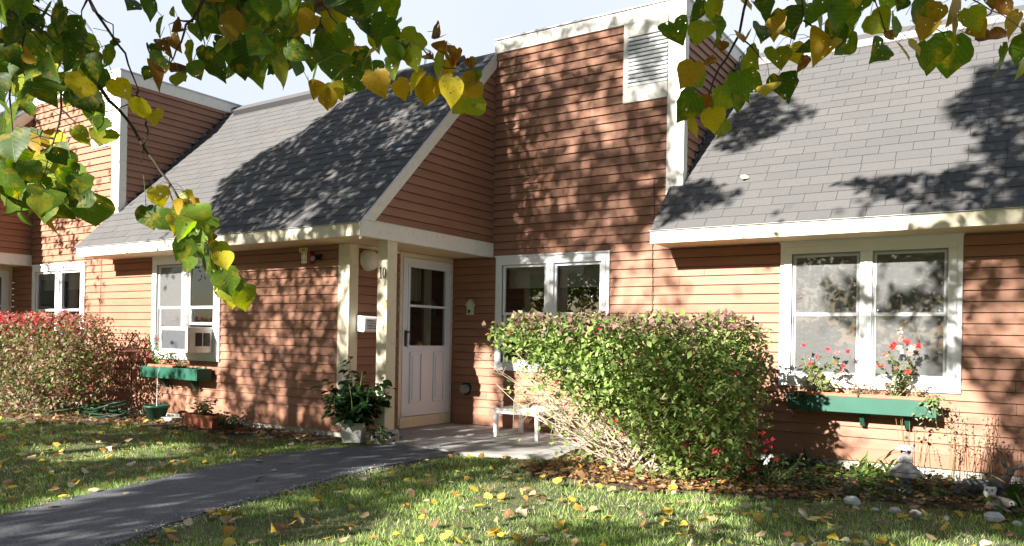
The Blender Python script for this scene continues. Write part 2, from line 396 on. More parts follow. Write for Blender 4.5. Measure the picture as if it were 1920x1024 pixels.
def sheet(name, poly, z, mat, thick=.03, jit=0, fixz=None, parent=None):
    pts = []
    for i in range(len(poly)):
        a = Vector((*poly[i], 0)); b = Vector((*poly[(i + 1) % len(poly)], 0)); n = max(1, int((b - a).length / .12))
        for k in range(n):
            p = a.lerp(b, k / n); j = jit if k else jit * .3
            pts.append((p.x + rnd.uniform(-j, j), p.y + rnd.uniform(-j, j)))
    bm = bmesh.new(); vs_ = [bm.verts.new((x, y, 0)) for x, y in pts]; f = bm.faces.new(vs_)
    bmesh.ops.triangulate(bm, faces=[f])
    r = bmesh.ops.subdivide_edges(bm, edges=[e for e in bm.edges if e.calc_length() > .5], cuts=2)
    for v in bm.verts: v.co.z = (float(gz(v.co.x, v.co.y)) + z) if fixz is None else fixz
    bmesh.ops.recalc_face_normals(bm, faces=bm.faces)
    if bm.faces[:][0].normal.z < 0: bmesh.ops.reverse_faces(bm, faces=bm.faces)
    ed = [e for e in bm.edges if len(e.link_faces) == 1]
    g = bmesh.ops.extrude_edge_only(bm, edges=ed)
    for v in [v for v in g['geom'] if isinstance(v, bmesh.types.BMVert)]: v.co.z -= thick
    me = bpy.data.meshes.new(name); bm.to_mesh(me); bm.free(); me.materials.append(mat)
    o = bpy.data.objects.new(name, me); C.objects.link(o); return o
xs = np.concatenate(([-300, -120, -60, -30], np.arange(-18, 8.01, .35), [14, 30, 60, 120, 300]))
ys = np.concatenate(([-300, -120, -60, -30, -15], np.arange(-8, 12.01, .35), [20, 40, 80, 160, 300]))
gm = MB(); GX, GY = np.meshgrid(xs, ys)
zz = gz(GX, GY) + .012 * np.sin(GX * 2.1 + 1) * np.sin(GY * 1.7) * (np.abs(GX) < 20)
gm.v = [(float(a), float(b), float(c)) for a, b, c in zip(GX.ravel(), GY.ravel(), zz.ravel())]
nx = len(xs)
for j in range(len(ys) - 1):
    for i in range(nx - 1): gm.f.append((j * nx + i, j * nx + i + 1, (j + 1) * nx + i + 1, (j + 1) * nx + i)); gm.m.append(0)
struct(gm.build('ground', M['ground'], smooth=True))
_c = [sum(p[0] for p in PATH) / len(PATH)]
EDGE = [(x + (.10 if i < 11 else -.09), y) for i, (x, y) in enumerate(PATH)]
struct(sheet('path_edge', EDGE, .004, M['bed'], .02, .03))
struct(sheet('path', PATH, 0, M['asphalt'], .05, .018, fixz=0.006))
struct(sheet('pavement', SLAB, 0, M['conc'], .08, .004, fixz=0.022))
struct(sheet('soil_bed', BED, .022, M['bed'], .06, .06))
struct(sheet('soil_border', BEDL, .022, M['bed'], .06, .08))
jm = MB(); jm.hexa(lambda u, z, d: (u, z, d), -5.1, -3.98, 7.02, 7.032, .0222, .0236); jm.hexa(lambda u, z, d: (u, z, d), -5.11, -5.098, 6.4, 8.2, .0222, .0236)
struct(jm.build('pavement_joint', M['felt']))

# ------------------------------------------------------------------ the row of houses
def clap(mb, P, z0, z1, iv, expo=.102, lip=.022, splits=(), maxlen=3.6):
    """lapped boards: every course is a slanted face over a shadow lip; iv(z) gives the walled intervals"""
    nrow = int(math.ceil((z1 - z0) / expo - 1e-6))
    for r in range(nrow):
        zb = z0 + r * expo; zt = min(z1, zb + expo)
        cuts = [zb] + sorted(s for s in splits if zb + 1e-4 < s < zt - 1e-4) + [zt]
        off = rnd.uniform(0, maxlen)
        for a, b in zip(cuts[:-1], cuts[1:]):
            ia, ib = iv(a + 1e-4), iv(b - 1e-4)
            if len(ia) != len(ib): ib = ia
            for (a0, a1), (b0, b1) in zip(ia, ib):
                if a1 - a0 < 1e-3 and b1 - b0 < 1e-3: continue
                da = lip * (1 - (a - zb) / expo); db = lip * (1 - (b - zb) / expo) + .001; b = b - (.005 if b == zt else 0)
                seg = [0.0]; L = a1 - a0; q = (off % maxlen)
                while q < L - .4:
                    if q > .4: seg.append(q / L)
                    q += maxlen
                seg.append(1.0)
                for s0, s1 in zip(seg[:-1], seg[1:]):
                    g = .003 if s1 < 1 else 0
                    ua0, ua1 = a0 + L * s0, a0 + L * s1 - g; ub0, ub1 = b0 + (b1 - b0) * s0, b0 + (b1 - b0) * s1 - g
                    v = [P(ua0, a, da), P(ua1, a, da), P(ub1, b, db), P(ub0, b, db)]
                    f = [(0, 1, 2, 3)]
                    if a == zb:
                        v += [P(ua0, a, -.03), P(ua1, a, -.03)]; f.append((0, 4, 5, 1))
                    mb.add(v, f)
                mb.add([P(a0, a, -.03), P(a1, a, -.03), P(b1, b + .006, -.03), P(b0, b + .006, -.03)], [(0, 1, 2, 3)], 1)
def minus(iv, holes):
    for h0, h1 in holes:
        out = []
        for a, b in iv:
            if h1 <= a or h0 >= b: out.append((a, b)); continue
            if h0 > a: out.append((a, h0))
            if h1 < b: out.append((h1, b))
        iv = out
    return iv
def window(parent, P, u0, u1, z0, z1, casing=.085, screen=(1, 1), shades=(0, 0), shade_z=None, plain=False, label=None, lower_open=False):
    """twin double-hung window: casing, mullion, two pairs of sashes with panes, screens and a dark room behind"""
    cm = MB(); cm.ring(P, u0, u1, z0, z1, casing, -.01, .034); cm.ring(P, u0 + .045, u1 - .045, z0 + .045, z1 - .045, casing - .028, .034, .046)
    mid = (u0 + u1) / 2; iw = casing + .0
    cm.hexa(P, mid - .055, mid + .055, z0 + casing + .017, z1 - casing - .017, -.03, .040)
    cm.hexa(P, mid - .012, mid + .012, z0 + casing + .017, z1 - casing - .017, .040, .048)
    cm.hexa(P, u0 - .01, u1 + .01, z1 - .002, z1 + .018, .0, .052)
    w = cm.build('window', M['white'], parent, bevel=.003)
    if label: w['label'] = label
    iz0, iz1 = z0 + casing + .017, z1 - casing - .017; zm = (iz0 + iz1) / 2
    for k, (a, b) in enumerate(((u0 + casing + .017, mid - .055), (mid + .055, u1 - casing - .017))):
        for half, (c, d, dd) in enumerate(((zm - .017, iz1, .0), (iz0, zm + .017, -.022))):
            lo = c
            if lower_open and k == 1 and half == 1: lo = c + .36
            s = MB(); s.ring(P, a, b, lo, d, .034, dd - .02, dd + .012)
            so = s.build('sash', M['white'], w, bevel=.002)
            g = MB(); g.quad(P(a + .03, lo + .03, dd - .006), P(b - .03, lo + .03, dd - .006), P(b - .03, d - .03, dd - .006), P(a + .03, d - .03, dd - .006))
            g.build('pane', M['glass'], so)
        if screen[k]:
            sm = MB(); sm.ring(P, a + .002, b - .002, iz0 + .002, iz1 - .002, .014, .013, .020)
            M['steelframe'] = M.get('steelframe') or simple('grey_screen_frame', (.30, .32, .31), .5, .05)
            sf = sm.build('screen_frame', M['steelframe'], w)
            sq = MB(); sq.quad(P(a + .014, iz0 + .014, .016), P(b - .014, iz0 + .014, .016), P(b - .014, iz1 - .014, .016), P(a + .014, iz1 - .014, .016)); sq.build('screen', M['screen'], w)
        if shades[k]:
            sh = MB(); zb_ = shade_z if shade_z else zm + .1
            sh.hexa(P, a + .01, b - .01, zb_, iz1, -.11, -.105); sh.hexa(P, a + .01, b - .01, zb_ - .02, zb_, -.114, -.1); sh.build('shade', M['shade'], w)
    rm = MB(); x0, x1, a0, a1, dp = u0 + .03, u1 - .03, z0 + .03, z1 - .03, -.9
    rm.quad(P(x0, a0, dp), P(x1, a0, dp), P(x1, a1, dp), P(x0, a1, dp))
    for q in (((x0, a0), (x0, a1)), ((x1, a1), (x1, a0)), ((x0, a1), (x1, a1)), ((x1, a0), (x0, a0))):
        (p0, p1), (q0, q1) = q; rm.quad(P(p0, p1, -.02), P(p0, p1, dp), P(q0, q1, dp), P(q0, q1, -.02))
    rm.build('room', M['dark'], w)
    return w
def shingles(name, x_of, y0, z0, L, parent, xmax):
    """three-tab courses laid up the slope; every tab is a slightly raised piece of its own inside one mesh"""
    mb = MB(); c = math.cos(math.atan(RK)); s = math.sin(math.atan(RK)); ex = .143; tw = .305
    def Q(x, t, h): return (x, y0 + c * t - s * h, z0 + s * t + c * h)
    n = int(L / ex)
    for r in range(n):
        t0, t1 = r * ex, min(L, r * ex + ex + .012); xl = x_of(y0 + c * t0)
        x = xl - (.5 * tw if r % 2 else 0) - rnd.uniform(0, .02)
        while x < xmax:
            a, b = max(x, xl), min(x + tw - .004, xmax); x += tw
            if b - a < .01: continue
            h0 = .009 + rnd.uniform(-.001, .003); h1 = .0035
            mb.add([Q(a, t0, h0), Q(b, t0, h0), Q(b, t1, h1), Q(a, t1, h1), Q(a, t0, .002), Q(b, t0, .002)], [(0, 1, 2, 3), (0, 4, 5, 1), (0, 3, 4), (1, 5, 2)])
    o = mb.build(name, M['shingle'], parent)
    return o
def house(gx, py, label, last=False, first=False):
    """one unit: tall bay at its left, low wing under the long roof at its right, gable end and recessed porch at gx"""
    bx = gx - 7.95                       # gable plane of the neighbour on the left; the tall bay starts here
    tr = bx + 2.58                       # right edge of the tall bay
    wl, wr = bx - .65, gx - .65          # this unit's front wall, left end in the neighbour's porch
    ex0 = tr - .15 if not first else tr - .15
    H = thing('row_house', label, 'house', ((bx + gx) / 2, py, 0))
    P = lambda u, z, d: (u, py - d, z)
    roofz = lambda y: ZE + RK * (y - (py - EV))
    zb = .215 if not last else .16       # lowest clapboard edge
    zs = .06 if not last else .03
    # windows cut out of the wall
    w1 = (bx + .08, bx + 1.70, .755, 2.20)
    w2 = (-10.27, -8.75, .79, 2.21) if not last else (-2.14, -.50, .735, 2.20)
    if first: w2 = (gx - 4.4, gx - 2.9, .79, 2.2)
    holes = [w1, w2]
    ytop = lambda z: 4.84
    def iv(z):
        if z < ZE + RK * EV + .02: base = [(wl, wr - .12)]
        else: base = [(bx, tr - .14)]
        if z > 2.90: base = [(bx, tr - .14)]
        return minus(base, [(h[0] + .03, h[1] - .03) for h in holes if h[2] + .03 < z < h[3] - .03])
    sp = sorted({h[2] + .03 for h in holes} | {h[3] - .03 for h in holes} | {2.90})
    mb = MB(); clap(mb, P, zb, 4.84, iv, splits=sp); mb.build('siding', [M['siding'], M['felt']], H)
    sk = MB(); sk.hexa(P, wl, wr - .02, zs, zb + .004, -.02, .017); sk.build('skirt_board', M['siding'], H)
    fd = MB(); fd.hexa(P, wl, wr - .03, -.35, zs + .01, -.10, -.012); fd.build('foundation', M['found'], H)
    # tall bay: corner board, parapet trim, side wall facing right
    cb = MB(); cb.box(tr - .20, tr + .004, py - .026, py + .09, 2.80, 4.84); cb.build('corner_board', M['trimwhite'], H, bevel=.003)
    pt = MB(); pt.box(bx + .005, tr + .008, py - .032, py + .02, 4.836, 5.0); pt.box(tr - .02, tr + .0085, py + .02, py + 2.0, 4.836, 5.0)
    pt.build('parapet_trim', M['trimwhite'], H, bevel=.003)
    cp = MB(); cp.box(bx + .005, tr + .025, py - .05, py + 2.6, 5.0, 5.018); cp.build('parapet_cap', M['drip'], H)
    PS = lambda u, z, d: (tr - .012 + d, u, z)
    sv = MB(); clap(sv, PS, 2.85, 4.84, lambda z: [(py + .09, max(py + .091, (z - ZE) / RK + py - EV + .06))]); sv.build('side_siding', [M['siding'], M['felt']], H)
    fl = MB(); lo_, hi_ = [], []
    for k in range(15):
        for y in (py + .08 + k * .128, py + .207 + k * .128): lo_.append((tr + .012, y, roofz(y) + .012)); hi_.append((tr + .012, y, roofz(py + .12 + k * .128) + .04))
    fl.add(lo_ + hi_, [(i, i + 1, len(lo_) + i + 1, len(lo_) + i) for i in range(len(lo_) - 1)])
    fl.build('step_flashing', M['steel'], H)
    # louvred vent
    vx0, vx1, vz0, vz1 = tr - .75, tr - .15, 3.92, 4.835
    vm = MB(); vm.hexa(P, vx0, vx1 - .055, vz1 - .155, vz1, 0, .03); vm.hexa(P, vx0, vx1 - .055, vz0, vz0 + .18, 0, .03)
    vm.hexa(P, vx0, vx0 + .06, vz0 + .18, vz1 - .155, 0, .03); vf = vm.build('louver_vent', M['trimwhite'], H, bevel=.002)
    lv = MB(); nl = 12
    for k in range(nl):
        z = vz0 + .185 + k * (vz1 - .155 - vz0 - .185) / nl
        lv.add([P(vx0 + .06, z, .040), P(vx1 - .055, z, .040), P(vx1 - .055, z + .036, .0225), P(vx0 + .06, z + .036, .0225), P(vx0 + .06, z - .006, .034), P(vx1 - .055, z - .006, .034)], [(0, 1, 2, 3), (0, 4, 5, 1)])
    lv.build('slats', M['white'], vf)
    bk = MB(); bk.quad(P(vx0 + .06, vz0 + .17, .003 + .011), P(vx1 - .055, vz0 + .17, .014), P(vx1 - .055, vz1 - .15, .014), P(vx0 + .06, vz1 - .15, .014))
    bk.v = [(x_, y_ - .007, z_) for x_, y_, z_ in bk.v]; bk.build('vent_back', M['dark'], vf)
    # windows
    window(H, P, *w1, screen=(0, 0), shades=(1, 1), shade_z=w1[2] + 1.07, label='twin white window with shades half drawn')
    if not first: window(H, P, *w2, casing=.10, screen=(1, 1) if last else (1, 0), shades=(0, 0), lower_open=not last)
    # roof over the low wing
    L = 2.52 / RK * math.hypot(1, RK)
    xm = gx + .03
    x_of = lambda y: (ex0 if y < py - .02 else tr + .0)
    shingles('roof', x_of, py - EV - .02, ZE - .01, L, H, xm)
    un = MB(); yr = py - EV + 2.52 / RK
    un.quad((tr, py, roofz(py) - .006), (xm, py, roofz(py) - .006), (xm, yr, 4.87 - .006), (tr, yr, 4.87 - .006), 1)
    un.quad((ex0, py - EV, ZE - .006), (xm, py - EV, ZE - .006), (xm, py, roofz(py) - .006), (ex0, py, roofz(py) - .006), 1)
    un.quad((bx, yr, 4.87), (xm, yr, 4.87), (xm, yr + 2.5, ZE), (bx, yr + 2.5, ZE)); un.build('roof_deck', [M['felt'], M['slot_lit']], H)
    rc = MB(); c0 = 'x'
    ra, rb = tr + .25, xm - .55
    rc.add([(ra, yr - .168, 4.725), (rb, yr - .168, 4.725), (rb, yr - .168, 4.806), (ra, yr - .168, 4.806)], [(0, 1, 2, 3)], 1)
    rc.add([(ra, yr - .165, 4.793), (rb, yr - .165, 4.793), (rb, yr - .165, 4.815), (ra, yr - .165, 4.815), (rb, yr, 4.93), (ra, yr, 4.93), (rb, yr + .2, 4.76), (ra, yr + .2, 4.76)],
           [(3, 2, 4, 5), (5, 4, 6, 7), (0, 1, 2, 3), (0, 3, 5, 7), (1, 6, 4, 2), (0, 7, 6, 1)])
    rc.build('ridge_vent', [M['shingle'], M['black']], H)
    # eave: fascia, soffit, eave end
    fa = MB(); fa.box(ex0 - .005, xm, py - EV - .0, py - EV + .022, 2.205, ZE - .012); fa.build('fascia', M['cream'], H, bevel=.002)
    de = MB(); de.box(ex0 - .005, xm, py - EV - .022, py - EV + .01, ZE - .011, ZE - .002); de.build('drip_edge', M['drip'], H)
    so = MB(); so.box(ex0, xm - .05, py - EV + .022, py - .002, 2.213, 2.225)
    so.box(wr + .0, gx - .004, py, py + 1.9, 2.213, 2.225); so.build('soffit', M['soffit'], H)
    ee = MB(); ee.add([(ex0, py - EV + .022, 2.225), (ex0, py - .004, 2.225), (ex0, py - .004, roofz(py) - .02), (ex0, py - EV + .022, ZE - .02)], [(0, 1, 2, 3)]); ee.build('eave_end', M['cream'], H)
    if last:
        return H
    # gable end facing right, over the porch
    PG = lambda u, z, d: (gx + d, u, z)
    gs = MB(); yb = py + 1.9
    clap(gs, PG, 2.375, 4.93, lambda z: [(min(yb - .001, (z - ZE) / RK + py - EV + .10), yb)] if (z - ZE) / RK + py - EV + .10 < yb else [])
    gs.build('gable_siding', [M['siding'], M['felt']], H)
    gf = MB(); gf.box(gx - .02, gx + .03, py - EV + .0225, yb - .016, 2.205, 2.372); gf.box(gx - .02, gx + .038, py - EV + .0225, yb - .016, 2.372, 2.384)
    gf.build('gable_fascia', M['trimwhite'], H, bevel=.002)
    rk = MB(); s_, c_ = math.sin(math.atan(RK)), math.cos(math.atan(RK))
    a = (py - EV + .02, ZE + .0); b = (yb + .06, roofz(yb + .06)); dz = .205
    def bar(m, y0, z0, y1, z1, dzz, xa, xb):
        v = [(x, y, z) for x in (xa, xb) for (y, z) in ((y0, z0), (y1, z1), (y1, z1 - dzz), (y0 + (dzz - (z0 - (z0 - dzz))) * 0, z0 - dzz))]
        m.add(v, [(0, 1, 2, 3), (7, 6, 5, 4), (0, 4, 5, 1), (1, 5, 6, 2), (2, 6, 7, 3), (3, 7, 4, 0)])
    bar(rk, a[0] + .0, a[1] + .02, b[0], b[1] - .0 + .0, dz * .0 + .2, gx + .0, gx + .026)
    rk.build('rake_board', M['trimwhite'], H, bevel=.002)
    rd = MB(); bar(rd, a[0] - .03, a[1] - .01, b[0], b[1] + .012, .026, gx + .0265, gx + .036); rd.build('rake_edge', M['drip'], H)
    # porch: side wall with the door, corner boards, post
    xw = wr; PD = lambda u, z, d: (xw + d, u, z)
    dh = (py + .83, py + 1.88, .05, 2.2)
    dv = MB(); clap(dv, PD, .215, 2.21, lambda z: minus([(py + .11, py + 1.9)], [(dh[0] + .02, dh[1] - .005)]), expo=.102)
    dv.build('porch_siding', [M['siding'], M['felt']], H)
    dsk = MB(); dsk.hexa(PD, py + .11, dh[0], .02, .218, -.02, .016); dsk.build('skirt_board', M['siding'], H)
    cc = MB(); cc.box(xw - .155, xw + .022, py - .024, py + .0, .14, 2.212); cc.box(xw - .02, xw + .0225, py + .0, py + .12, .05, 2.212); cc.build('corner_board', M['cream'], H, bevel=.003)
    tr_ = MB(); tr_.hexa(PD, py + .12, py + 1.89, 2.165, 2.212, .0, .017); tr_.build('frieze_board', M['cream'], H)
    df = MB(); df.hexa(PD, dh[0], dh[0] + .05, .06, 2.2, -.05, .03); df.hexa(PD, dh[1] - .045, dh[1], .06, 2.2, -.05, .03); df.hexa(PD, dh[0] + .05, dh[1] - .045, 2.15, 2.2, -.05, .03)
    df.hexa(PD, dh[0] + .02, dh[1] - .02, .03, .165, -.05, .045); df.build('door_frame', M['cream'], H, bevel=.002)
    d0, d1, z0, z1 = dh[0] + .055, dh[1] - .05, .172, 2.145
    D = MB(); g0, g1, gz0, gz1 = d0 + .115, d1 - .115, 1.05, 2.03
    D.hexa(PD, d0, d1, z0, gz0, 0, .036); D.hexa(PD, d0, d1, gz1, z1, 0, .036); D.hexa(PD, d0, g0, gz0, gz1, 0, .036); D.hexa(PD, g1, d1, gz0, gz1, 0, .036)
    D.ring(PD, g0 - .03, g1 + .03, gz0 - .03, gz1 + .03, .031, .036, .047); D.hexa(PD, g0, g1, 1.535, 1.565, .008, .045)
    D.hexa(PD, d0, d1, z0, z0 + .05, .036, .042)
    door = D.build('door', M['door'], H, bevel=.002)
    for (a0, a1) in ((d0 + .135, d0 + .37), (d1 - .35, d1 - .12)):
        pm = MB(); pm.ring(PD, a0, a1, .33, .97, .024, .036, .054); pm.hexa(PD, a0 + .05, a1 - .05, .38, .92, .036, .047); pm.build('panel', M['door'], door, bevel=.003)
    gl = MB(); gl.quad(PD(g0, gz0, .02), PD(g1, gz0, .02), PD(g1, gz1, .02), PD(g0, gz1, .02)); gl.build('pane', M['glass'], door)
    ha = MB(); ha.hexa(PD, d0 + .03, d0 + .065, 1.04, 1.24, .036, .05); ha.tube([PD(d0 + .05, 1.22, .05), PD(d0 + .05, 1.22, .085), PD(d0 + .10, 1.215, .09)], .011); ha.tube([PD(d0 + .085, 1.215, .088), PD(d0 + .08, 1.14, .088), PD(d0 + .075, 1.07, .086)], .009)
    ha.build('handle', M['black'], door, bevel=.003)
    for z in (.45, 1.1, 1.9):
        hg = MB(); hg.hexa(PD, d1 - .004, d1 + .014, z, z + .08, .037, .046); hg.build('hinge', M['trimwhite'], door)
    cu = MB(); nn = 16
    for k in range(nn):
        ua, ub = g0 + (g1 - g0) * .0 + (g1 - g0) * .62 * k / nn, g0 + (g1 - g0) * .62 * (k + 1) / nn
        da, db = -.14 + .018 * math.sin(k * 1.9), -.14 + .018 * math.sin((k + 1) * 1.9)
        cu.quad(PD(ua, 1.62, da), PD(ub, 1.62 + .012 * math.sin(k), db), PD(ub, 2.08, db), PD(ua, 2.08, da))
    cu.build('curtain', M['curtain'], door)
    cu = MB(); cu.hexa(PD, g1 - .2, g1 - .05, gz0 - .1, 2.1, -.2, -.16); cu.build('inner_door_edge', M['ivory'], door)
    st = MB(); ring = [PD(g0 + (g1 - g0) * .55 + .035 * math.cos(t * math.pi / 8), 1.16 + .035 * math.sin(t * math.pi / 8), .0225) for t in range(17)]
    st.tube(ring, .0035, 4); st.tube([PD(g0 + (g1 - g0) * .55 + dx_, 1.16 + dz_, .0225) for dx_, dz_ in ((-.02, -.018), (0, .024), (.02, -.018), (-.02, -.018))], .003, 4); st.build('sticker', M['shade'], door)
    rm = MB(); rm.box(xw - 1.3, xw - .055, d0 + .03, d1 - .03, .2, 2.14)
    rm.f = [f[::-1] for f in rm.f]; rm.f.pop(1); rm.m.pop(1); rm.build('hallway', M['dark'], H)
    px0, px1, py0, py1 = gx - .145, gx + .0, py - .08, py + .075
    po = MB(); po.box(px0, px1, py0, py1, .13, 2.212); post = po.build('porch_post', M['cream'], H, bevel=.004)
    ft = MB(); ft.lathe([(.0, .14), (.15, .14), (.16, .12), (.17, -.1)], 20, ((px0 + px1) / 2, (py0 + py1) / 2, 0)); ft.build('post_footing', M['conc'], H)
    if not first:
        num = MB(); fz = 1.80; yy = py0 - .004
        def NP(x, z, d): return (px0 + .015 + x, yy + .003 - d, z)
        # the numeral 1 with slab serifs, and 0 as an upright oval with heavy sides
        num.hexa(NP, .030, .044, fz, fz + .115, 0, .004); num.hexa(NP, .016, .058, fz - .006, fz + .004, 0, .0045)
        num.add([NP(.014, fz + .092, .004), NP(.030, fz + .1, .004), NP(.030, fz + .116, .004)], [(0, 1, 2)])
        n = 28; ro = []; 
        for k in range(n):
            t = 2 * math.pi * k / n
            ro.append(((.088 + .027 * math.cos(t), fz + .055 + .061 * math.sin(t)), (.088 + .0125 * math.cos(t), fz + .055 + .054 * math.sin(t))))
        for k in range(n):
            (a0, b0), (a1, b1) = ro[k], ro[(k + 1) % n]
            num.quad(NP(*a0, .004), NP(*a1, .004), NP(*b1, .004), NP(*b0, .004)); num.quad(NP(*a0, 0), NP(*a1, 0), NP(*a1, .004), NP(*a0, .004))
        num.build('house_number', M['black'], post)
        sk = MB(); sk.hexa(NP, .12, .135, 1.535, 1.56, 0, .004); sk.build('orange_sticker', M['orange'], post)
        sk = MB(); sk.hexa(NP, .115, .135, 1.495, 1.533, 0, .004); sk.build('yellow_sticker', M['yellow'], post)
    return H
HB = house(2.15, 8.3, 'brown clapboard unit farthest right, with the wide lamp-lit double window over a long green flower box', last=True)
HB['label'] = 'brown clapboard house set farthest back, its tall bay and long grey roof right of the door'
HA = house(XC, 6.4, 'brown clapboard house with the white storm door and porch post numbered 10')
HC = house(XC - 7.95, 4.5, 'house mostly out of frame at the far left, only its gable end and porch door showing', first=True)
HB['label'] = 'brown clapboard house farthest back, tall bay and long grey roof right of the door'
HC['label'] = 'house mostly out of frame at far left, only its gable end and porch door showing'

# ------------------------------------------------------------------ small fixtures on the walls
YA, YB, XD = 6.4, 8.3, -6.45
PA = lambda u, z, d: (u, YA - d, z)
PB = lambda u, z, d: (u, YB - d, z)
PD_ = lambda u, z, d: (XD + d, u, z)
def fixtures():
    # air conditioner
    t = thing('air_conditioner', 'beige window air conditioner sticking out of the window above the green planter', 'air conditioner', (-9.17, 6.2, .9))
    x0, x1, y0, y1, z0, z1 = -9.47, -8.86, 5.985, 6.43, .905, 1.235
    m = MB(); m.box(x0, x1, y0 + .02, y1, z0, z1); m.build('casing', M['acmetal'], t, bevel=.008)
    m = MB(); m.ring(lambda u, z, d: (u, y0 + .02 - d, z), x0, x1, z0, z1, .045, -.002, .02); m.build('front_frame', M['acmetal'], t, bevel=.004)
    m = MB(); m.box(x0 + .045, x1 - .045, y0 + .008, y0 + .019, z0 + .045, z1 - .045)
    for k in range(40):
        x = x0 + .05 + k * (x1 - x0 - .1) / 40; m.box(x, x + .004, y0 + .002, y0 + .008, z0 + .045, z1 - .045)
    m.build('front_grille', M['acgrille'], t)
    for yy in (6.10, 6.215):
        m = MB(); m.box(x1 + .0005, x1 + .003, yy, yy + .095, z0 + .085, z1 - .075)
        for k in range(9): m.box(x1 + .003, x1 + .006, yy, yy + .095, z0 + .09 + k * .0185, z0 + .098 + k * .0185)
        m.build('side_vent', M['black'], t)
    # porch lamp
    m = MB(); c = onX(693, 488, XD + .05)
    t = thing('porch_lamp', 'round frosted white lamp on the porch wall behind the numbered post', 'lamp', (XD, c.y, c.z))
    def dru(name, prof, mat):
        m = MB(); o = len(m.v); n = 28
        for r, d in prof:
            for k in range(n): m.v.append((XD + .012 + d, c.y + r * math.cos(2 * math.pi * k / n), c.z + r * math.sin(2 * math.pi * k / n)))
        for i in range(len(prof) - 1):
            for k in range(n): m.f.append((i * n + k, i * n + (k + 1) % n, (i + 1) * n + (k + 1) % n, (i + 1) * n + k)); m.m.append(0)
        return m.build(name, mat, t, smooth=True)
    dru('backplate', [(.125, 0), (.125, .02), (.11, .03)], M['ivory']); dru('lamp_shade', [(.112, .02), (.115, .07), (.10, .105), (.05, .125), (0.001, .13)], M['lamp'])
    # newspaper box
    t = thing('newspaper_box', 'white plastic newspaper box with black lettering on the porch wall', 'mailbox', (XD, 6.8, 1.3))
    y0, y1 = 6.50, 6.94
    m = MB(); prof = [(.016, 1.215), (.13, 1.205), (.15, 1.22), (.155, 1.36), (.13, 1.385), (.016, 1.40)]
    n = len(prof); v = [(XD + d, yy, z) for yy in (y0, y1) for d, z in prof]
    m.add(v, [tuple(range(n)), tuple(range(2 * n - 1, n - 1, -1))] + [(i, n + i, n + (i + 1) % n, (i + 1) % n) for i in range(n)])
    m.build('box', M['white'], t, bevel=.006)
    m = MB(); r = random.Random(3)                     # four short lines of print, too small and too hidden to read
    for row in range(4):
        y = 6.54
        while y < 6.90:
            wd = r.uniform(.008, .02); z = 1.345 - row * .028
            m.box(XD + .1553, XD + .1562, y, y + wd * .35, z - .018, z); m.box(XD + .1553, XD + .1562, y + wd * .35, y + wd, z - (.004 if r.random() < .5 else .016), z - (.0 if r.random() < .5 else .012)); y += wd + .006
    m.build('lettering', M['black'], t)
    # fire alarm, sign, flood lamp on wall A
    t = thing('fire_alarm', 'red fire alarm with white strobe face under the eave', 'fire alarm', (-7.11, YA, 2.08))
    m = MB(); m.hexa(PA, -7.17, -7.03, 2.0, 2.14, .015, .07); m.build('housing', M['red'], t, bevel=.008)
    m = MB(); m.hexa(PA, -7.165, -7.075, 2.005, 2.135, .07, .082); fc = m.build('face', M['white'], t, bevel=.004)
    m = MB()
    for dx in (-7.152, -7.10):
        for z in (2.035, 2.105): m.hexa(PA, dx, dx + .014, z, z + .016, .082, .0835)
    m.build('sounder_slots', M['black'], fc)
    t = tag_obj = None
    m = MB(); m.hexa(PA, -7.27, -7.12, 2.145, 2.195, .02, .024); m.hexa(PA, -7.22, -7.17, 2.165, 2.178, .0245, .0255, 1)
    tag(m.build('notice_plate', [M['yellow'], M['black']]), 'small yellow notice plate above the red fire alarm', 'sign')
    t = thing('flood_lamp', 'small black flood lamp beside the red fire alarm', 'lamp', (-6.93, YA, 2.06))
    m = MB(); m.hexa(PA, -6.99, -6.89, 2.04, 2.11, .012, .05); m.build('bracket', M['black'], t, bevel=.006)
    m = MB(); m.tube([(-6.93, YA - .05, 2.075), (-6.92, YA - .09, 2.065), (-6.91, YA - .14, 2.05)], [.018, .034, .042], 14); m.build('lamp_head', M['black'], t)
    m = MB(); m.sphere((-6.909, YA - .138, 2.05), .036, 12, (1, .4, 1)); m.build('lens', M['steel'], t, True)
    # ornament, dryer vent, cables
    t = thing('birdhouse_ornament', 'small ivory birdhouse ornament on the wall beside the door', 'ornament', (-6.11, YB, 1.55))
    m = MB(); m.hexa(PB, -6.155, -6.065, 1.475, 1.60, .015, .055); v = [(-6.155, 1.6), (-6.065, 1.6), (-6.11, 1.655)]
    m.add([PB(u, z, d) for d in (.015, .055) for u, z in v], [(0, 1, 2), (5, 4, 3), (0, 3, 4, 1), (1, 4, 5, 2), (2, 5, 3, 0)]); m.build('house_body', M['ivory'], t)
    m = MB()
    for s_ in (-1, 1): m.add([PB(-6.11, 1.668, .01), PB(-6.11, 1.668, .066), PB(-6.11 + s_ * .068, 1.588, .066), PB(-6.11 + s_ * .068, 1.588, .01), PB(-6.11, 1.656, .01), PB(-6.11, 1.656, .066), PB(-6.11 + s_ * .064, 1.58, .066), PB(-6.11 + s_ * .064, 1.58, .01)], [(0, 1, 2, 3), (7, 6, 5, 4), (1, 5, 6, 2), (0, 3, 7, 4), (3, 2, 6, 7)])
    m.build('roof', M['ivory'], t)
    m = MB(); m.hexa(PB, -6.16, -6.06, 1.463, 1.475, .012, .068); m.build('base', M['ivory'], t)
    m = MB(); m.hexa(PB, -6.135, -6.105, 1.485, 1.53, .0555, .058); m.hexa(PB, -6.115, -6.09, 1.505, 1.52, .0555, .058); m.build('painted_leaves', M['greenpl'], t)
    t = thing('dryer_vent', 'round grey vent hood low on the wall right of the door', 'vent', (-6.17, YB, .49))
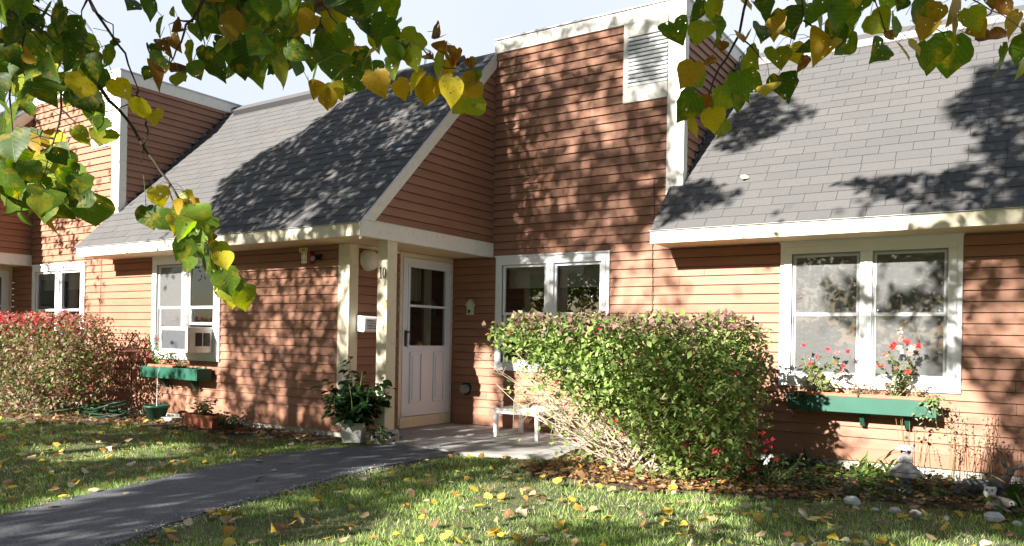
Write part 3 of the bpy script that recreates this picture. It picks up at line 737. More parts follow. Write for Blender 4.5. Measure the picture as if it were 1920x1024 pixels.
    m = MB(); m.tube([(-6.17, YB - .012, .49), (-6.17, YB - .02, .49), (-6.17, YB - .022, .49)], [.085, .085, .06], 20); m.build('flange', M['black'], t)
    m = MB(); m.tube([(-6.17, YB - .02, .49), (-6.165, YB - .09, .485)], [.058, .06], 20, cap=False); m.tube([(-6.165, YB - .088, .485), (-6.164, YB - .095, .485)], [.06, .048], 20); m.build('pipe', M['steel'], t)
    def cable(pts, lab):
        m = MB(); m.tube(pts, .004, 5); tag(m.build('cable', M['wire']), lab, 'cable')
    cable([(-3.56, YB - .03, 3.02), (-3.565, YB - .022, 2.95)] + [(-3.56 + .008 * math.sin(k * 1.3), YB - .024, 2.9 - k * .2) for k in range(14)], 'thin dark cable running down the clapboards beside the right eave')
    a = onY(190, 482, YA - .02); cable([(a.x + .01 * math.sin(k), YA - .024, a.z - k * .16) for k in range(9)], 'thin cable hanging down the sunlit clapboards at left')
    # candles in the right-hand window
    i = 0
    for px in (1502, 1535, 1564, 1592, 1663, 1690, 1726, 1755):
        c = onY(px, 575, YB + .10); t = thing('window_candle', 'slim white candle standing on the sash rail inside the right window', 'candle', (c.x, c.y, 1.50), 'candles in the right window')
        m = MB(); m.lathe([(0, 1.475), (.02, 1.475), (.02, 1.49), (.009, 1.50), (.009, 1.60), (0, 1.605)], 8, (c.x, c.y, 0)); m.build('candle_stick', M['white'], t)
        m = MB(); m.sphere((c.x, c.y, 1.618), .012, 8, (1, 1, 1.5)); m.build('flame_bulb', M['yellow'], t)
    # planters on the walls
    def winbox(lab, x0, x1, y0, y1, z0, z1, brackets, liners, shelf):
        t = thing('window_box', lab, 'planter', ((x0 + x1) / 2, y1, z0))
        m = MB(); m.box(x0, x1, y0, y0 + .02, z0, z1); m.box(x0, x1, y1 - .02, y1, z0, z1); m.box(x0, x0 + .02, y0 + .02, y1 - .02, z0, z1); m.box(x1 - .02, x1, y0 + .02, y1 - .02, z0, z1); m.box(x0 + .02, x1 - .02, y0 + .02, y1 - .02, z0, z0 + .015)
        m.build('trough', M['green'], t, bevel=.003)
        for bx_ in brackets:
            m = MB(); m.add([(bx_ + s_ * .02, y1, z0 - .14) for s_ in (-1, 1)] + [(bx_ + s_ * .02, y1, z0) for s_ in (-1, 1)] + [(bx_ + s_ * .02, y0 + .08, z0) for s_ in (-1, 1)] + [(bx_ + s_ * .02, y1 - .04, z0 - .13) for s_ in (-1, 1)],
                  [(0, 1, 3, 2), (0, 6, 7, 1), (6, 4, 5, 7), (4, 2, 3, 5), (0, 2, 4, 6), (1, 7, 5, 3)]); m.build('bracket', M['greenpl'], t)
        for a, b, l2 in liners:
            t2 = thing('planter_liner', l2, 'planter', ((a + b) / 2, (y0 + y1) / 2, z1), 'terracotta planters in the window boxes')
            m = MB(); ry0, ry1 = y0 - .006, y1 - .015; m.ring(lambda u, z, d: (u, z, d), a, b, ry0, ry1, .022, z1 + .002, z1 + .022)
            m.box(a + .012, b - .012, ry0 + .03, ry1 - .012, z1 - .13, z1 - .01); m.box(a + .006, b - .006, ry0 - .001 + .004, ry0 + .01, z1 + .022, z1 + .034); m.build('rim', M['terra'], t2, bevel=.003)
            m = MB(); m.box(a + .024, b - .024, ry0 + .024, ry1 - .024, z1 - .009, z1 + .004); m.build('soil', M['soil'], t2)
    winbox('long green wooden window box under the wide window, begonias in it', -1.99, -.675, 8.04, 8.25, .515, .665, (-1.32, -.95 + .02), [(-1.93, -1.34, 'terracotta planter in the left half of the long green window box'), (-1.325, -.70, 'terracotta planter in the right half of the long green window box')], 0)
    winbox('green wooden window box below the air conditioner', -10.12, -8.86, 6.13, 6.35, .545, .695, (-9.8, -9.15), [(-9.95, -9.38, 'terracotta planter in the green box below the air conditioner')], 0)
fixtures()

# ------------------------------------------------------------------ plants
def leafy(name, parent, base, stems, leafsize, tints, mat=None, tmpl=(LEAF_T, LEAF_F), per=14, stem_mat='greenstem', srad=.004, spread=.5, droop=.3, seed=0, start=.25, smat_name='stems', jit=.3):
    """stems as tubes and the leaves along them as one mesh; stems = list of (tip vector from base, bend)"""
    r = np.random.default_rng(seed); m = MB(); P = []; T = []; Nn = []; S = []; Cc = []
    for tip, bend in stems:
        tip = np.array(tip, float); side = np.array([bend[0], bend[1], bend[2]])
        b0 = np.array(base) + np.array([r.uniform(-.02, .02), r.uniform(-.02, .02), 0])
        pts = [b0 + tip * t + side * 4 * t * (1 - t) for t in np.linspace(0, 1, 6)]
        m.tube(pts, [srad * (1 - .65 * k / 5) for k in range(6)], 5)
        for k in range(per):
            t = start + (1 - start) * (k + r.random()) / per; p = b0 + tip * t + side * 4 * t * (1 - t)
            d = tip / np.linalg.norm(tip) * .5; a = r.uniform(0, 2 * math.pi)
            o = np.array([math.cos(a), math.sin(a), -droop + r.uniform(-jit, jit)]); d = d * (1 - spread) + o * spread * 1.6
            P.append(p + .012 * o); T.append(d); Nn.append(np.array([r.uniform(-.5, .5), -.35 + r.uniform(-.5, .5), 1])); S.append(leafsize * r.uniform(.6, 1.2)); Cc.append(np.array(tints[r.integers(len(tints))]) * r.uniform(.8, 1.2))
    m.build(smat_name, M[stem_mat], parent, smooth=True)
    cloud('leaves', tmpl[0], tmpl[1], basis(T, Nn), np.array(P), np.array(S), np.array(Cc), mat or M['leaf'], parent)
    return np.array(P)
def blooms(name, parent, pts, size, cols, seed=0, petals=5):
    r = np.random.default_rng(seed)
    for p in pts:
        P = []; T = []; Nn = []; S = []; Cc = []
        c = np.array(cols[r.integers(len(cols))]); ax = np.array([r.uniform(-.7, .7), -1 + r.uniform(-.4, .4), r.uniform(-.4, .7)]); ax /= np.linalg.norm(ax)
        e1 = np.cross(ax, [0, 0, 1.]); e1 /= np.linalg.norm(e1); e2 = np.cross(ax, e1); a0 = r.uniform(0, 6.28)
        for L in range(2):
            for k in range(petals):
                a = a0 + L * .6 + 2 * math.pi * k / petals
                P.append(np.array(p)); T.append(e1 * math.cos(a) + e2 * math.sin(a) + ax * (.3 + .7 * L + r.uniform(-.3, .4))); Nn.append(ax + r.uniform(-.5, .5, 3)); S.append(size * (1 - .3 * L) * r.uniform(.6, 1.2)); Cc.append(c * r.uniform(.7, 1.2))
        cloud(name, [(0, 0, 0), (-.3, .5, .1), (.3, .5, .1), (-.18, .95, .0), (.18, .9, -.04)], [(0, 2, 1), (1, 2, 4, 3)], basis(T, Nn), np.array(P), np.array(S), np.array(Cc), M['flower'], parent)
G_DK = [(.025, .06, .018), (.035, .075, .02), (.02, .05, .02)]
G_MD = [(.07, .13, .025), (.09, .15, .03), (.05, .10, .025)]
G_LT = [(.14, .20, .045), (.11, .17, .04), (.18, .22, .06)]
REDS = [(.45, .03, .04), (.55, .06, .07), (.38, .02, .03)]
PINKS = [(.50, .14, .15), (.55, .25, .24), (.48, .10, .13)]
def rs(n, hx, hy, h, seed, b=.08):
    r = random.Random(seed)
    return [((r.uniform(-hx, hx), r.uniform(-hy, hy), h * r.uniform(.55, 1)), (r.uniform(-b, b), r.uniform(-b, b), 0)) for _ in range(n)]
def wallplants():
    zt = .672
    # the two big begonias of the right box
    c = onY(1545, 725, 8.13)
    t = thing('begonia', 'red flowering begonia with yellow-green leaves in the left half of the long window box', 'plant', (c.x, 8.13, zt))
    leafy('', t, (c.x, 8.13, zt), rs(9, .20, .07, .42, 1), .085, G_LT + [(.22, .17, .08)], per=9, seed=1, droop=.6, srad=.006)
    blooms('flower', t, [onY(x, y, 8.08) for x, y in ((1507, 648), (1570, 662), (1519, 682), (1581, 686), (1552, 655), (1532, 668), (1590, 660), (1578, 694))], .032, [(.55, .05, .06), (.6, .16, .18)], 1)
    c = onY(1680, 730, 8.13)
    t = thing('begonia', 'tall begonia with coral and pale pink flowers, right half of the long window box', 'plant', (c.x, 8.13, zt))
    leafy('', t, (c.x, 8.13, zt), rs(9, .16, .07, .50, 2), .075, [(.16, .15, .06), (.10, .13, .04), (.24, .12, .08), (.07, .11, .03)], per=9, seed=2, droop=.6, srad=.007)
    blooms('flower', t, [onY(x, y, 8.06) for x, y in ((1678, 645), (1690, 636), (1700, 642), (1710, 655), (1706, 662), (1692, 658), (1658, 667), (1651, 686), (1703, 697), (1722, 650), (1686, 620), (1672, 650), (1684, 652))], .036, [(.62, .08, .05), (.70, .30, .24), (.75, .50, .44), (.6, .05, .05)], 2, 7)
    # dry tufts between, white-ish alyssum, ivy at the ends
    for k, (px, lab) in enumerate(((1605, 'dried brown tuft at the middle of the long window box'), (1640, 'dried twiggy plant just right of the middle of the long window box'), (1622 - 110, 'silvery low plant at the left end of the long window box'), (1725, 'thin straggling plant at the right end of the long window box'))):
        c = onY(px, 735, 8.13); t = thing('potted_plant', lab, 'plant', (c.x, 8.13, zt))
        leafy('', t, (c.x, 8.13, zt), rs(14, .10, .06, .17, 20 + k), .03, [(.12, .10, .07), (.2, .16, .1)] if k < 2 else [(.3, .32, .26), (.18, .24, .1)], per=8, seed=20 + k, srad=.0025, stem_mat='drystem')
    for k, (px0, lab, cols) in enumerate(((1500, 'dark ivy trailing over the left end of the long window box', G_DK), (1750, 'variegated ivy trailing over the right end of the long window box', [(.25, .3, .14), (.12, .2, .05), (.35, .36, .24)]))):
        c = onY(px0, 738, 8.06); t = thing('ivy', lab, 'plant', (c.x, 8.08, zt), None)
        st = []; r = random.Random(k)
        for _ in range(9): st.append(((r.uniform(-.16, .16), r.uniform(-.08, .02), -r.uniform(.06, .38 if k else .26)), (0, -.05, .06)))
        leafy('', t, (c.x, 8.06, zt + .02), st, .04, cols, per=12, seed=40 + k, srad=.002, start=.05, droop=.3)
    # left box
    c = onY(300, 685, 6.24)
    t = thing('begonia', 'yellow-green begonia with red flowers left of the air conditioner', 'plant', (c.x, 6.24, .70))
    leafy('', t, (c.x, 6.24, .70), rs(9, .18, .06, .45, 5), .07, G_LT, per=10, seed=5, droop=.5)
    blooms('flower', t, [onY(x, y, 6.18) for x, y in ((304, 614), (299, 637), (278, 660), (281, 668), (272, 645), (310, 640))], .035, REDS, 5)
    c = onY(340, 690, 6.22); t = thing('potted_plant', 'low dark plant under the air conditioner in the green box', 'plant', (c.x, 6.22, .70))
    leafy('', t, (c.x, 6.22, .70), rs(12, .22, .05, .15, 6), .035, G_DK + [(.2, .2, .15)], per=9, seed=6, srad=.0025)
    # pots on the ground by wall A
    c = onZ(338, 776, 0.0); c = Vector((-9.55, 6.02, 0))
    t = thing('plant_pot', 'round dark green plastic pot with one bare stick at the house wall', 'pot', (c.x, c.y, 0))
    m = MB(); m.lathe([(.0, .01), (.10, .01), (.145, .17), (.165, .17), (.165, .20), (.145, .20), (.13, .17), (0, .165)], 24, (c.x, c.y, .0)); m.build('pot', M['greenpl'], t, True)
    m = MB(); m.tube([(c.x, c.y, .16), (c.x + .005, c.y, .5), (c.x - .02, c.y + .02, .62), (c.x + .02, c.y + .02, .70)], [.006, .004, .003, .002], 5); m.build('stick', M['white'], t)
    m = MB(); m.box(c.x + .12, c.x + .36, c.y - .02, c.y + .14, -.01, .055); tag(m.build('paving_block', M['conc'], bevel=.01), 'pale concrete block beside the dark green pot', 'block')
    c = Vector((-8.35, 5.9, 0))
    t = thing('trough_planter', 'rectangular terracotta planter standing on the ground against the wall', 'planter', (c.x, c.y, 0))
    m = MB(); w_, d_, h_ = .29, .10, .17
    for (a, b) in (((.88, 0.01), (1, h_)),):
        q = [(-w_ * a[0], -d_ * a[0], a[1]), (w_ * a[0], -d_ * a[0], a[1]), (w_ * a[0], d_ * a[0], a[1]), (-w_ * a[0], d_ * a[0], a[1])] + [(-w_, -d_, h_), (w_, -d_, h_), (w_, d_, h_), (-w_, d_, h_)]
        m.add([(c.x + x, c.y + y, z) for x, y, z in q], [(3, 2, 1, 0), (0, 1, 5, 4), (1, 2, 6, 5), (2, 3, 7, 6), (3, 0, 4, 7)])
    m.ring(lambda u, z, d: (c.x + u, c.y + z, d), -w_ - .012, w_ + .012, -d_ - .012, d_ + .012, .022, h_ - .03, h_ + .004)
    m.build('pot', M['terra'], t, bevel=.004)
    m = MB(); m.box(c.x - w_ + .012, c.x + w_ - .012, c.y - d_ + .012, c.y + d_ - .012, h_ - .03, h_ - .01); m.build('soil', M['soil'], t)
    t = thing('potted_plant', 'dark bushy plant with bronze leaves in the terracotta planter on the ground', 'plant', (c.x, c.y, .16))
    leafy('', t, (c.x, c.y, .15), rs(20, .27, .08, .24, 8), .06, G_DK + [(.16, .07, .05), (.1, .11, .04)], per=9, seed=8, srad=.003)
    t = thing('ivy', 'dark green ivy mound on the ground right of the terracotta planter', 'plant', (-7.95, 5.95, 0))
    leafy('', t, (-7.95, 5.95, .0), rs(24, .26, .13, .26, 9), .055, G_DK, per=9, seed=9, srad=.003)
    # white pot with the dark leafy plant at the porch post
    c = Vector((-6.10, 6.16, 0)); t = thing('plant_pot', 'square white plastic pot at the foot of the porch post', 'pot', (c.x, c.y, 0))
    m = MB(); prof = [(.10, .012), (.125, .19), (.14, .19), (.14, .225), (.122, .225), (.115, .18), (.0, .18)]
    ang = [math.pi / 4 + .5 + k * math.pi / 2 for k in range(4)]
    for i in range(len(prof) - 1):
        (r0, z0), (r1, z1) = prof[i], prof[i + 1]
        for k in range(4):
            a0, a1 = ang[k], ang[(k + 1) % 4]; q = 1.35
            m.quad((c.x + q * r0 * math.cos(a0), c.y + q * r0 * math.sin(a0), z0), (c.x + q * r0 * math.cos(a1), c.y + q * r0 * math.sin(a1), z0), (c.x + q * r1 * math.cos(a1), c.y + q * r1 * math.sin(a1), z1), (c.x + q * r1 * math.cos(a0), c.y + q * r1 * math.sin(a0), z1))
    m.build('pot', M['potwhite'], t, bevel=.008)
    t = thing('potted_plant', 'tall dark green leafy plant in the white pot at the porch post', 'plant', (c.x, c.y, .2))
    st = rs(34, .36, .24, .56, 10, .12) + [((-.10, .02, .78), (0.02, 0, 0)), ((-.14, .05, .72), (-.03, 0, 0)), ((.1, .0, .6), (0, 0, 0)), ((-.4, -.1, .28), (0, 0, .15)), ((.38, -.02, .30), (0, 0, .15)), ((-.3, -.05, .05), (0, 0, .2)), ((.3, -.15, .0), (0, 0, .2)), ((.1, -.28, .05), (0, 0, .15))]
    leafy('', t, (c.x, c.y, .19), st, .125, [(.016, .042, .014), (.022, .055, .018), (.013, .034, .013), (.03, .07, .022)], per=14, seed=10, srad=.005, droop=.55, start=.2)
    t = thing('ivy', 'small trailing plant on the concrete at the foot of the porch post', 'plant', (-5.72, 6.2, 0))
    leafy('', t, (-5.72, 6.22, .03), rs(10, .16, .12, .2, 12), .06, G_DK, per=7, seed=12, srad=.003)
wallplants()

def bush(name, label, base, env, nstem, nleaf, tints, seed, bare=None, lsize=.05, top_tint=None, red=0.0, redspot=None):
    """many stems fanning up from one base, twigs off them and small paired leaves, sheared to the envelope env(x,y,z)->bool"""
    r = np.random.default_rng(seed); t = thing(name, label, 'shrub', tuple(base))
    m = MB(); segs = []
    (x0, x1), (y0, y1), (z0, z1) = env['box']
    for k in range(nstem):
        tx, ty = r.uniform(x0, x1), r.uniform(y0, y1); tz = z1 * r.uniform(.55, 1.0)
        if k % 4 == 3: tz = z1 * r.uniform(.12, .5)
        if env.get('lean') and k % 3 == 0: tx, ty, tz = x0 + r.uniform(-.1, .9), r.uniform(y0, y0 + .7), z1 * r.uniform(.3, .95)
        p0 = np.array(base) + np.array([r.uniform(-.18, .18), r.uniform(-.12, .12), 0]); p1 = np.array([tx, ty, base[2] + tz])
        mid = (p0 + p1) / 2 + np.array([(tx - base[0]) * .10, (ty - base[1]) * .1, tz * .02]) + r.uniform(-.06, .06, 3)
        pts = [p0 * (1 - u) ** 2 + 2 * mid * u * (1 - u) + p1 * u * u + (r.uniform(-.015, .015, 3) if 0 < u < 1 else 0) for u in np.linspace(0, 1, 8)]
        rad = r.uniform(.007, .015); m.tube(pts, [rad * (1 - .75 * q / 7) for q in range(8)], 5)
        for q in range(2, 8):
            for _ in range(2):
                a = np.array(pts[q]); d = r.normal(size=3) * np.array([1, .8, .55]); d[2] += .35; d /= np.linalg.norm(d); L = r.uniform(.12, .34)
                e = a + d * L; tw = [a, a + d * L * .5 + r.uniform(-.02, .02, 3), e]
                if not env['f'](*e): e = a + d * L * .5; tw = [a, e]
                m.tube(tw, [.0035, .0025, .0012][:len(tw)], 4, cap=False); segs.append((a, e))
    m.build('branches', M['stem'], t, smooth=True)
    P = []; T = []; Nn = []; S = []; Cc = []
    tries = 0
    while len(P) < nleaf and tries < nleaf * 20:
        tries += 1; a, e = segs[r.integers(len(segs))]; u = r.uniform(.15, 1.05); p = a + (e - a) * u + r.normal(size=3) * .035
        if r.random() < .72: p = np.array([r.uniform(x0 - .1, x1 + .1), r.uniform(y0 - .1, y1 + .1), base[2] + r.uniform(0, z1 + .04)]); p[2] = base[2] + (z1 + .04) * (1 - (1 - (p[2] - base[2]) / (z1 + .04)) ** 1.25)
        if not env['f'](*p): continue
        dens = env['d'](*p)
        if r.random() > dens: continue
        d = (e - a) / (np.linalg.norm(e - a) + 1e-6); sd = r.normal(size=3); sd /= np.linalg.norm(sd)
        P.append(p); T.append(d * .5 + sd * .8 + np.array([0, 0, -.15])); Nn.append(np.array([r.uniform(-.6, .6), r.uniform(-.8, .4), .9])); S.append(lsize * r.uniform(.65, 1.25))
        hgt = (p[2] - base[2]) / z1
        c = np.array(tints[r.integers(len(tints))])
        if top_tint is not None and hgt > .86 and r.random() < top_tint[1] * min(1, (hgt - .86) * 9): c = np.array(top_tint[0][r.integers(len(top_tint[0]))])
        if redspot is not None and r.random() < redspot(*p): c = np.array((REDS + PINKS)[r.integers(3 if seed == 31 else 6)])
        if r.random() < red: c = np.array(REDS[r.integers(3)])
        Cc.append(c * r.uniform(.75, 1.25))
    cloud('foliage', OV_T, OV_F, basis(T, Nn), np.array(P), np.array(S), np.array(Cc), M['leaf'], t)
    return t
# right shrub, sheared flat on top, bare and stemmy at its left
BR = (-2.98, 6.75, -.05)
def fr(x, y, z):
    if z > 1.41 - .07 * max(0, abs((x + 3.12) / 1.3)) ** 4 + .035 * math.sin(x * 9 + y * 5) + .02 * math.sin(x * 23) or z < .0: return False
    q = (x + 3.12) / 1.32
    if q < -1: q *= 1.0
    lo = -1.05 + .42 * max(0, (.95 - z)) ** 1.2 * .9
    return q < .90 - .10 * max(0, .5 - z) and q > lo and abs((y - 6.75) / .72) < math.sqrt(max(0, 1 - .55 * q * q)) * (1.0 if z > .35 else .85)
def dr(x, y, z):
    k = (z - (1.02 - .52 * (x + 4.4))) / .2
    if k < 1 and x < -2.75: return .055 + .93 * max(0, k)
    return 1
bush('burning_bush', 'big green shrub with pale twigs in front of the middle window', BR, dict(box=((-4.5, -1.85), (6.15, 7.35), (.0, 1.42)), f=fr, d=dr, lean=1), 64, 17500,
     [(.17, .26, .06), (.24, .33, .09), (.10, .17, .04), (.32, .38, .14)], 31, lsize=.066, top_tint=([(.22, .15, .12), (.28, .16, .14), (.15, .13, .07)], .7), red=.006,
     redspot=lambda x, y, z: .05 if (x > -2.5 and z < .6) else .006 if z < .7 else 0)
BL = (-11.5, 5.5, -.02)
def fl_(x, y, z):
    q = (x + 11.75) / 1.5
    return .02 < z < 1.38 + .03 * math.sin(x * 8) + .02 * math.sin(x * 19) and abs(q) < 1.0 - .12 * max(0, .6 - z) and abs((y - 5.5) / .52) < math.sqrt(max(0, 1 - .5 * q * q))
bush('burning_bush', 'wide reddening shrub with pink tips at the left edge', BL, dict(box=((-13.2, -10.3), (5.05, 5.95), (.0, 1.38)), f=fl_, d=lambda x, y, z: 1 if z > .35 else .5), 60, 14000,
     [(.17, .22, .07), (.12, .17, .05), (.22, .24, .10), (.34, .25, .16), (.38, .20, .17)], 32, lsize=.062, top_tint=([(.34, .15, .12), (.42, .22, .18), (.26, .16, .09)], .8), red=.02,
     redspot=lambda x, y, z: .6 if (z > 1.22 and -12.6 < x < -11.0) else .1 if z > 1.1 else 0)

# red and white impatiens at the right foot of the shrub
c = onY(1440, 845, 6.9)
t = thing('impatiens', 'clump of red and white flowers at the right foot of the green shrub', 'plant', (c.x, 6.9, gz(c.x, 6.9)))
leafy('', t, (c.x, 6.95, float(gz(c.x, 6.95))), rs(22, .28, .2, .34, 50), .05, G_DK + G_MD, per=8, seed=50, srad=.003)
blooms('flower', t, [onY(x, y, 6.75 + rnd.uniform(-.1, .15)) for x, y in ((1432, 812), (1438, 828), (1445, 836), (1402, 832), (1408, 851), (1436, 846), (1425, 820), (1455, 860), (1411, 877), (1405, 884), (1449, 825), (1395, 840))], .026, REDS + [(.5, .04, .15)], 51)
blooms('white_flower', t, [onY(x, y, 6.74) for x, y in ((1430, 856), (1440, 862), (1446, 855), (1436, 868))], .030, [(.75, .75, .75)], 52)

def bedplants():
    # lily clump, hosta, irises, dried stalks along the right wall
    def blades(lab, c, n, L, cols, seed, wide=.1, up=1.2, name='day_lily'):
        t = thing(name, lab, 'plant', tuple(c)); r = np.random.default_rng(seed)
        BT = [(-.5 * wide, 0, 0), (.5 * wide, 0, 0), (-.6 * wide, .35, .06), (.6 * wide, .35, .06), (-.45 * wide, .7, .02), (.45 * wide, .7, .02), (0, 1, -.14)]
        BF = [(0, 1, 3, 2), (2, 3, 5, 4), (4, 5, 6)]
        d = np.stack([r.normal(size=n), r.normal(size=n), np.abs(r.normal(size=n)) * .5 + up], 1)
        nn_ = np.stack([-d[:, 0], -d[:, 1], np.ones(n) * .4], 1) + r.normal(size=(n, 3)) * .2
        P = np.array(c)[None] + r.normal(size=(n, 3)) * np.array([.05, .05, 0])
        o = cloud('blades', BT, BF, basis(d, nn_), P, L * r.uniform(.5, 1.1, n), np.array([cols[i] for i in r.integers(0, len(cols), n)]), M['leaf'], t); return t
    def g(px, py): p = onZ(px, py, -.09); return Vector((p.x, p.y, float(gz(p.x, p.y)) + .02))
    blades('yellow-green lily clump against the sunlit foundation', g(1618, 905), 36, .34, G_LT, 60)
    blades('lily clump behind the stone fairy', g(1672, 893), 18, .42, G_LT + G_MD, 61, .09)
    blades('small dark hosta clump right of the green shrub', g(1505, 880), 30, .2, G_DK + [(.2, .24, .14)], 62, .2, .8, 'hosta')
    blades('dark bladed plant at the lower right edge beside the hares', g(1915, 960), 9, .30, G_DK + G_MD, 63, .26, .7, 'hosta')
    t = thing('iris', 'long yellow-tipped iris leaf arching at the right edge', 'plant', (-.05, 6.9, -.09))
    pts = [onY(1925, 965, 7.0), onY(1905, 925, 7.0), onY(1885, 905, 6.98), onY(1862, 892, 6.96)]; m = MB()
    for i in range(3):
        w0, w1 = (.022, .02, .013, .003)[i:i + 2]; m.quad(pts[i] + Vector((-.7 * w0, 0, .7 * w0)), pts[i] + Vector((.7 * w0, 0, -.7 * w0)), pts[i + 1] + Vector((.7 * w1, 0, -.7 * w1)), pts[i + 1] + Vector((-.7 * w1, 0, .7 * w1)), 1 if i == 2 else 0)
    m.build('leaf_blade', [simple('iris_green', (.10, .19, .05), .45), simple('iris_yellow', (.45, .30, .04), .5)], t)
    r = random.Random(9)
    for k, (px, lab) in enumerate(((1715, 'dried coneflower stalks with round brown heads behind the stone fairy'), (1790, 'thin dried flower stalks against the wall left of the fawn'), (1838, 'dried seed stalks against the wall behind the fawn'), (1880, 'thin dry stalks at the right end of the wall'))):
        c = g(px, 905); c.y = min(c.y + .35, 8.15); t = thing('dried_stalks', lab, 'plant', tuple(c)); m = MB(); hd = MB()
        for q in range(10):
            bx_, by_ = c.x + r.uniform(-.12, .12), c.y + r.uniform(-.1, .06); h = r.uniform(.35, .72); lx = r.uniform(-.1, .1)
            m.tube([(bx_, by_, c.z), (bx_ + lx * .4, by_, c.z + h * .5), (bx_ + lx, by_, c.z + h)], [.003, .0024, .0016], 4)
            if k == 0: h1 = MB(); h1.sphere((bx_ + lx, by_, c.z + h), r.uniform(.010, .017), 7); h1.build('seed_head', M['wood'], t, True)
            else:
                for z in range(6): hd.sphere((bx_ + lx * (.55 + z * .08) + r.uniform(-.012, .012), by_ + r.uniform(-.01, .01), c.z + h * (.55 + .08 * z)), r.uniform(.004, .009), 5)
        st_ = m.build('stalks', M['drystem'], t)
        if k: hd.build('seed_heads', M['wood'], t)['kind'] = 'stuff'
    # ground cover: broad little leaves over the bed (nobody could count them)
    n = 5200; r = RNG; x = r.uniform(-2.3, .6, n); y = r.uniform(6.55, 8.2, n); k = (y > 6.9 - .2 * np.sin(x * 3) + r.normal(size=n) * .25) & (np.abs(y - 8.0) > -.5)
    x, y = x[k], y[k]; n = len(x); z = gz(x, y) + .02 + r.random(n) ** 2 * .10
    d = np.stack([r.normal(size=n), r.normal(size=n), r.random(n) * .5], 1); nn_ = np.stack([r.normal(size=n) * .4, r.normal(size=n) * .4 - .2, np.ones(n)], 1)
    cols = np.array(G_DK + G_MD + [(.11, .09, .04), (.10, .06, .035), (.05, .05, .03)])[r.integers(0, 9, n)]
    tag(cloud('ground_cover', LEAF_T, LEAF_F, basis(d, nn_), np.stack([x, y, z], 1), r.uniform(.03, .075, n), cols, M['leaf']), 'low dark green ground cover in the bed under the wide window', 'ground cover', kind='stuff')
bedplants()

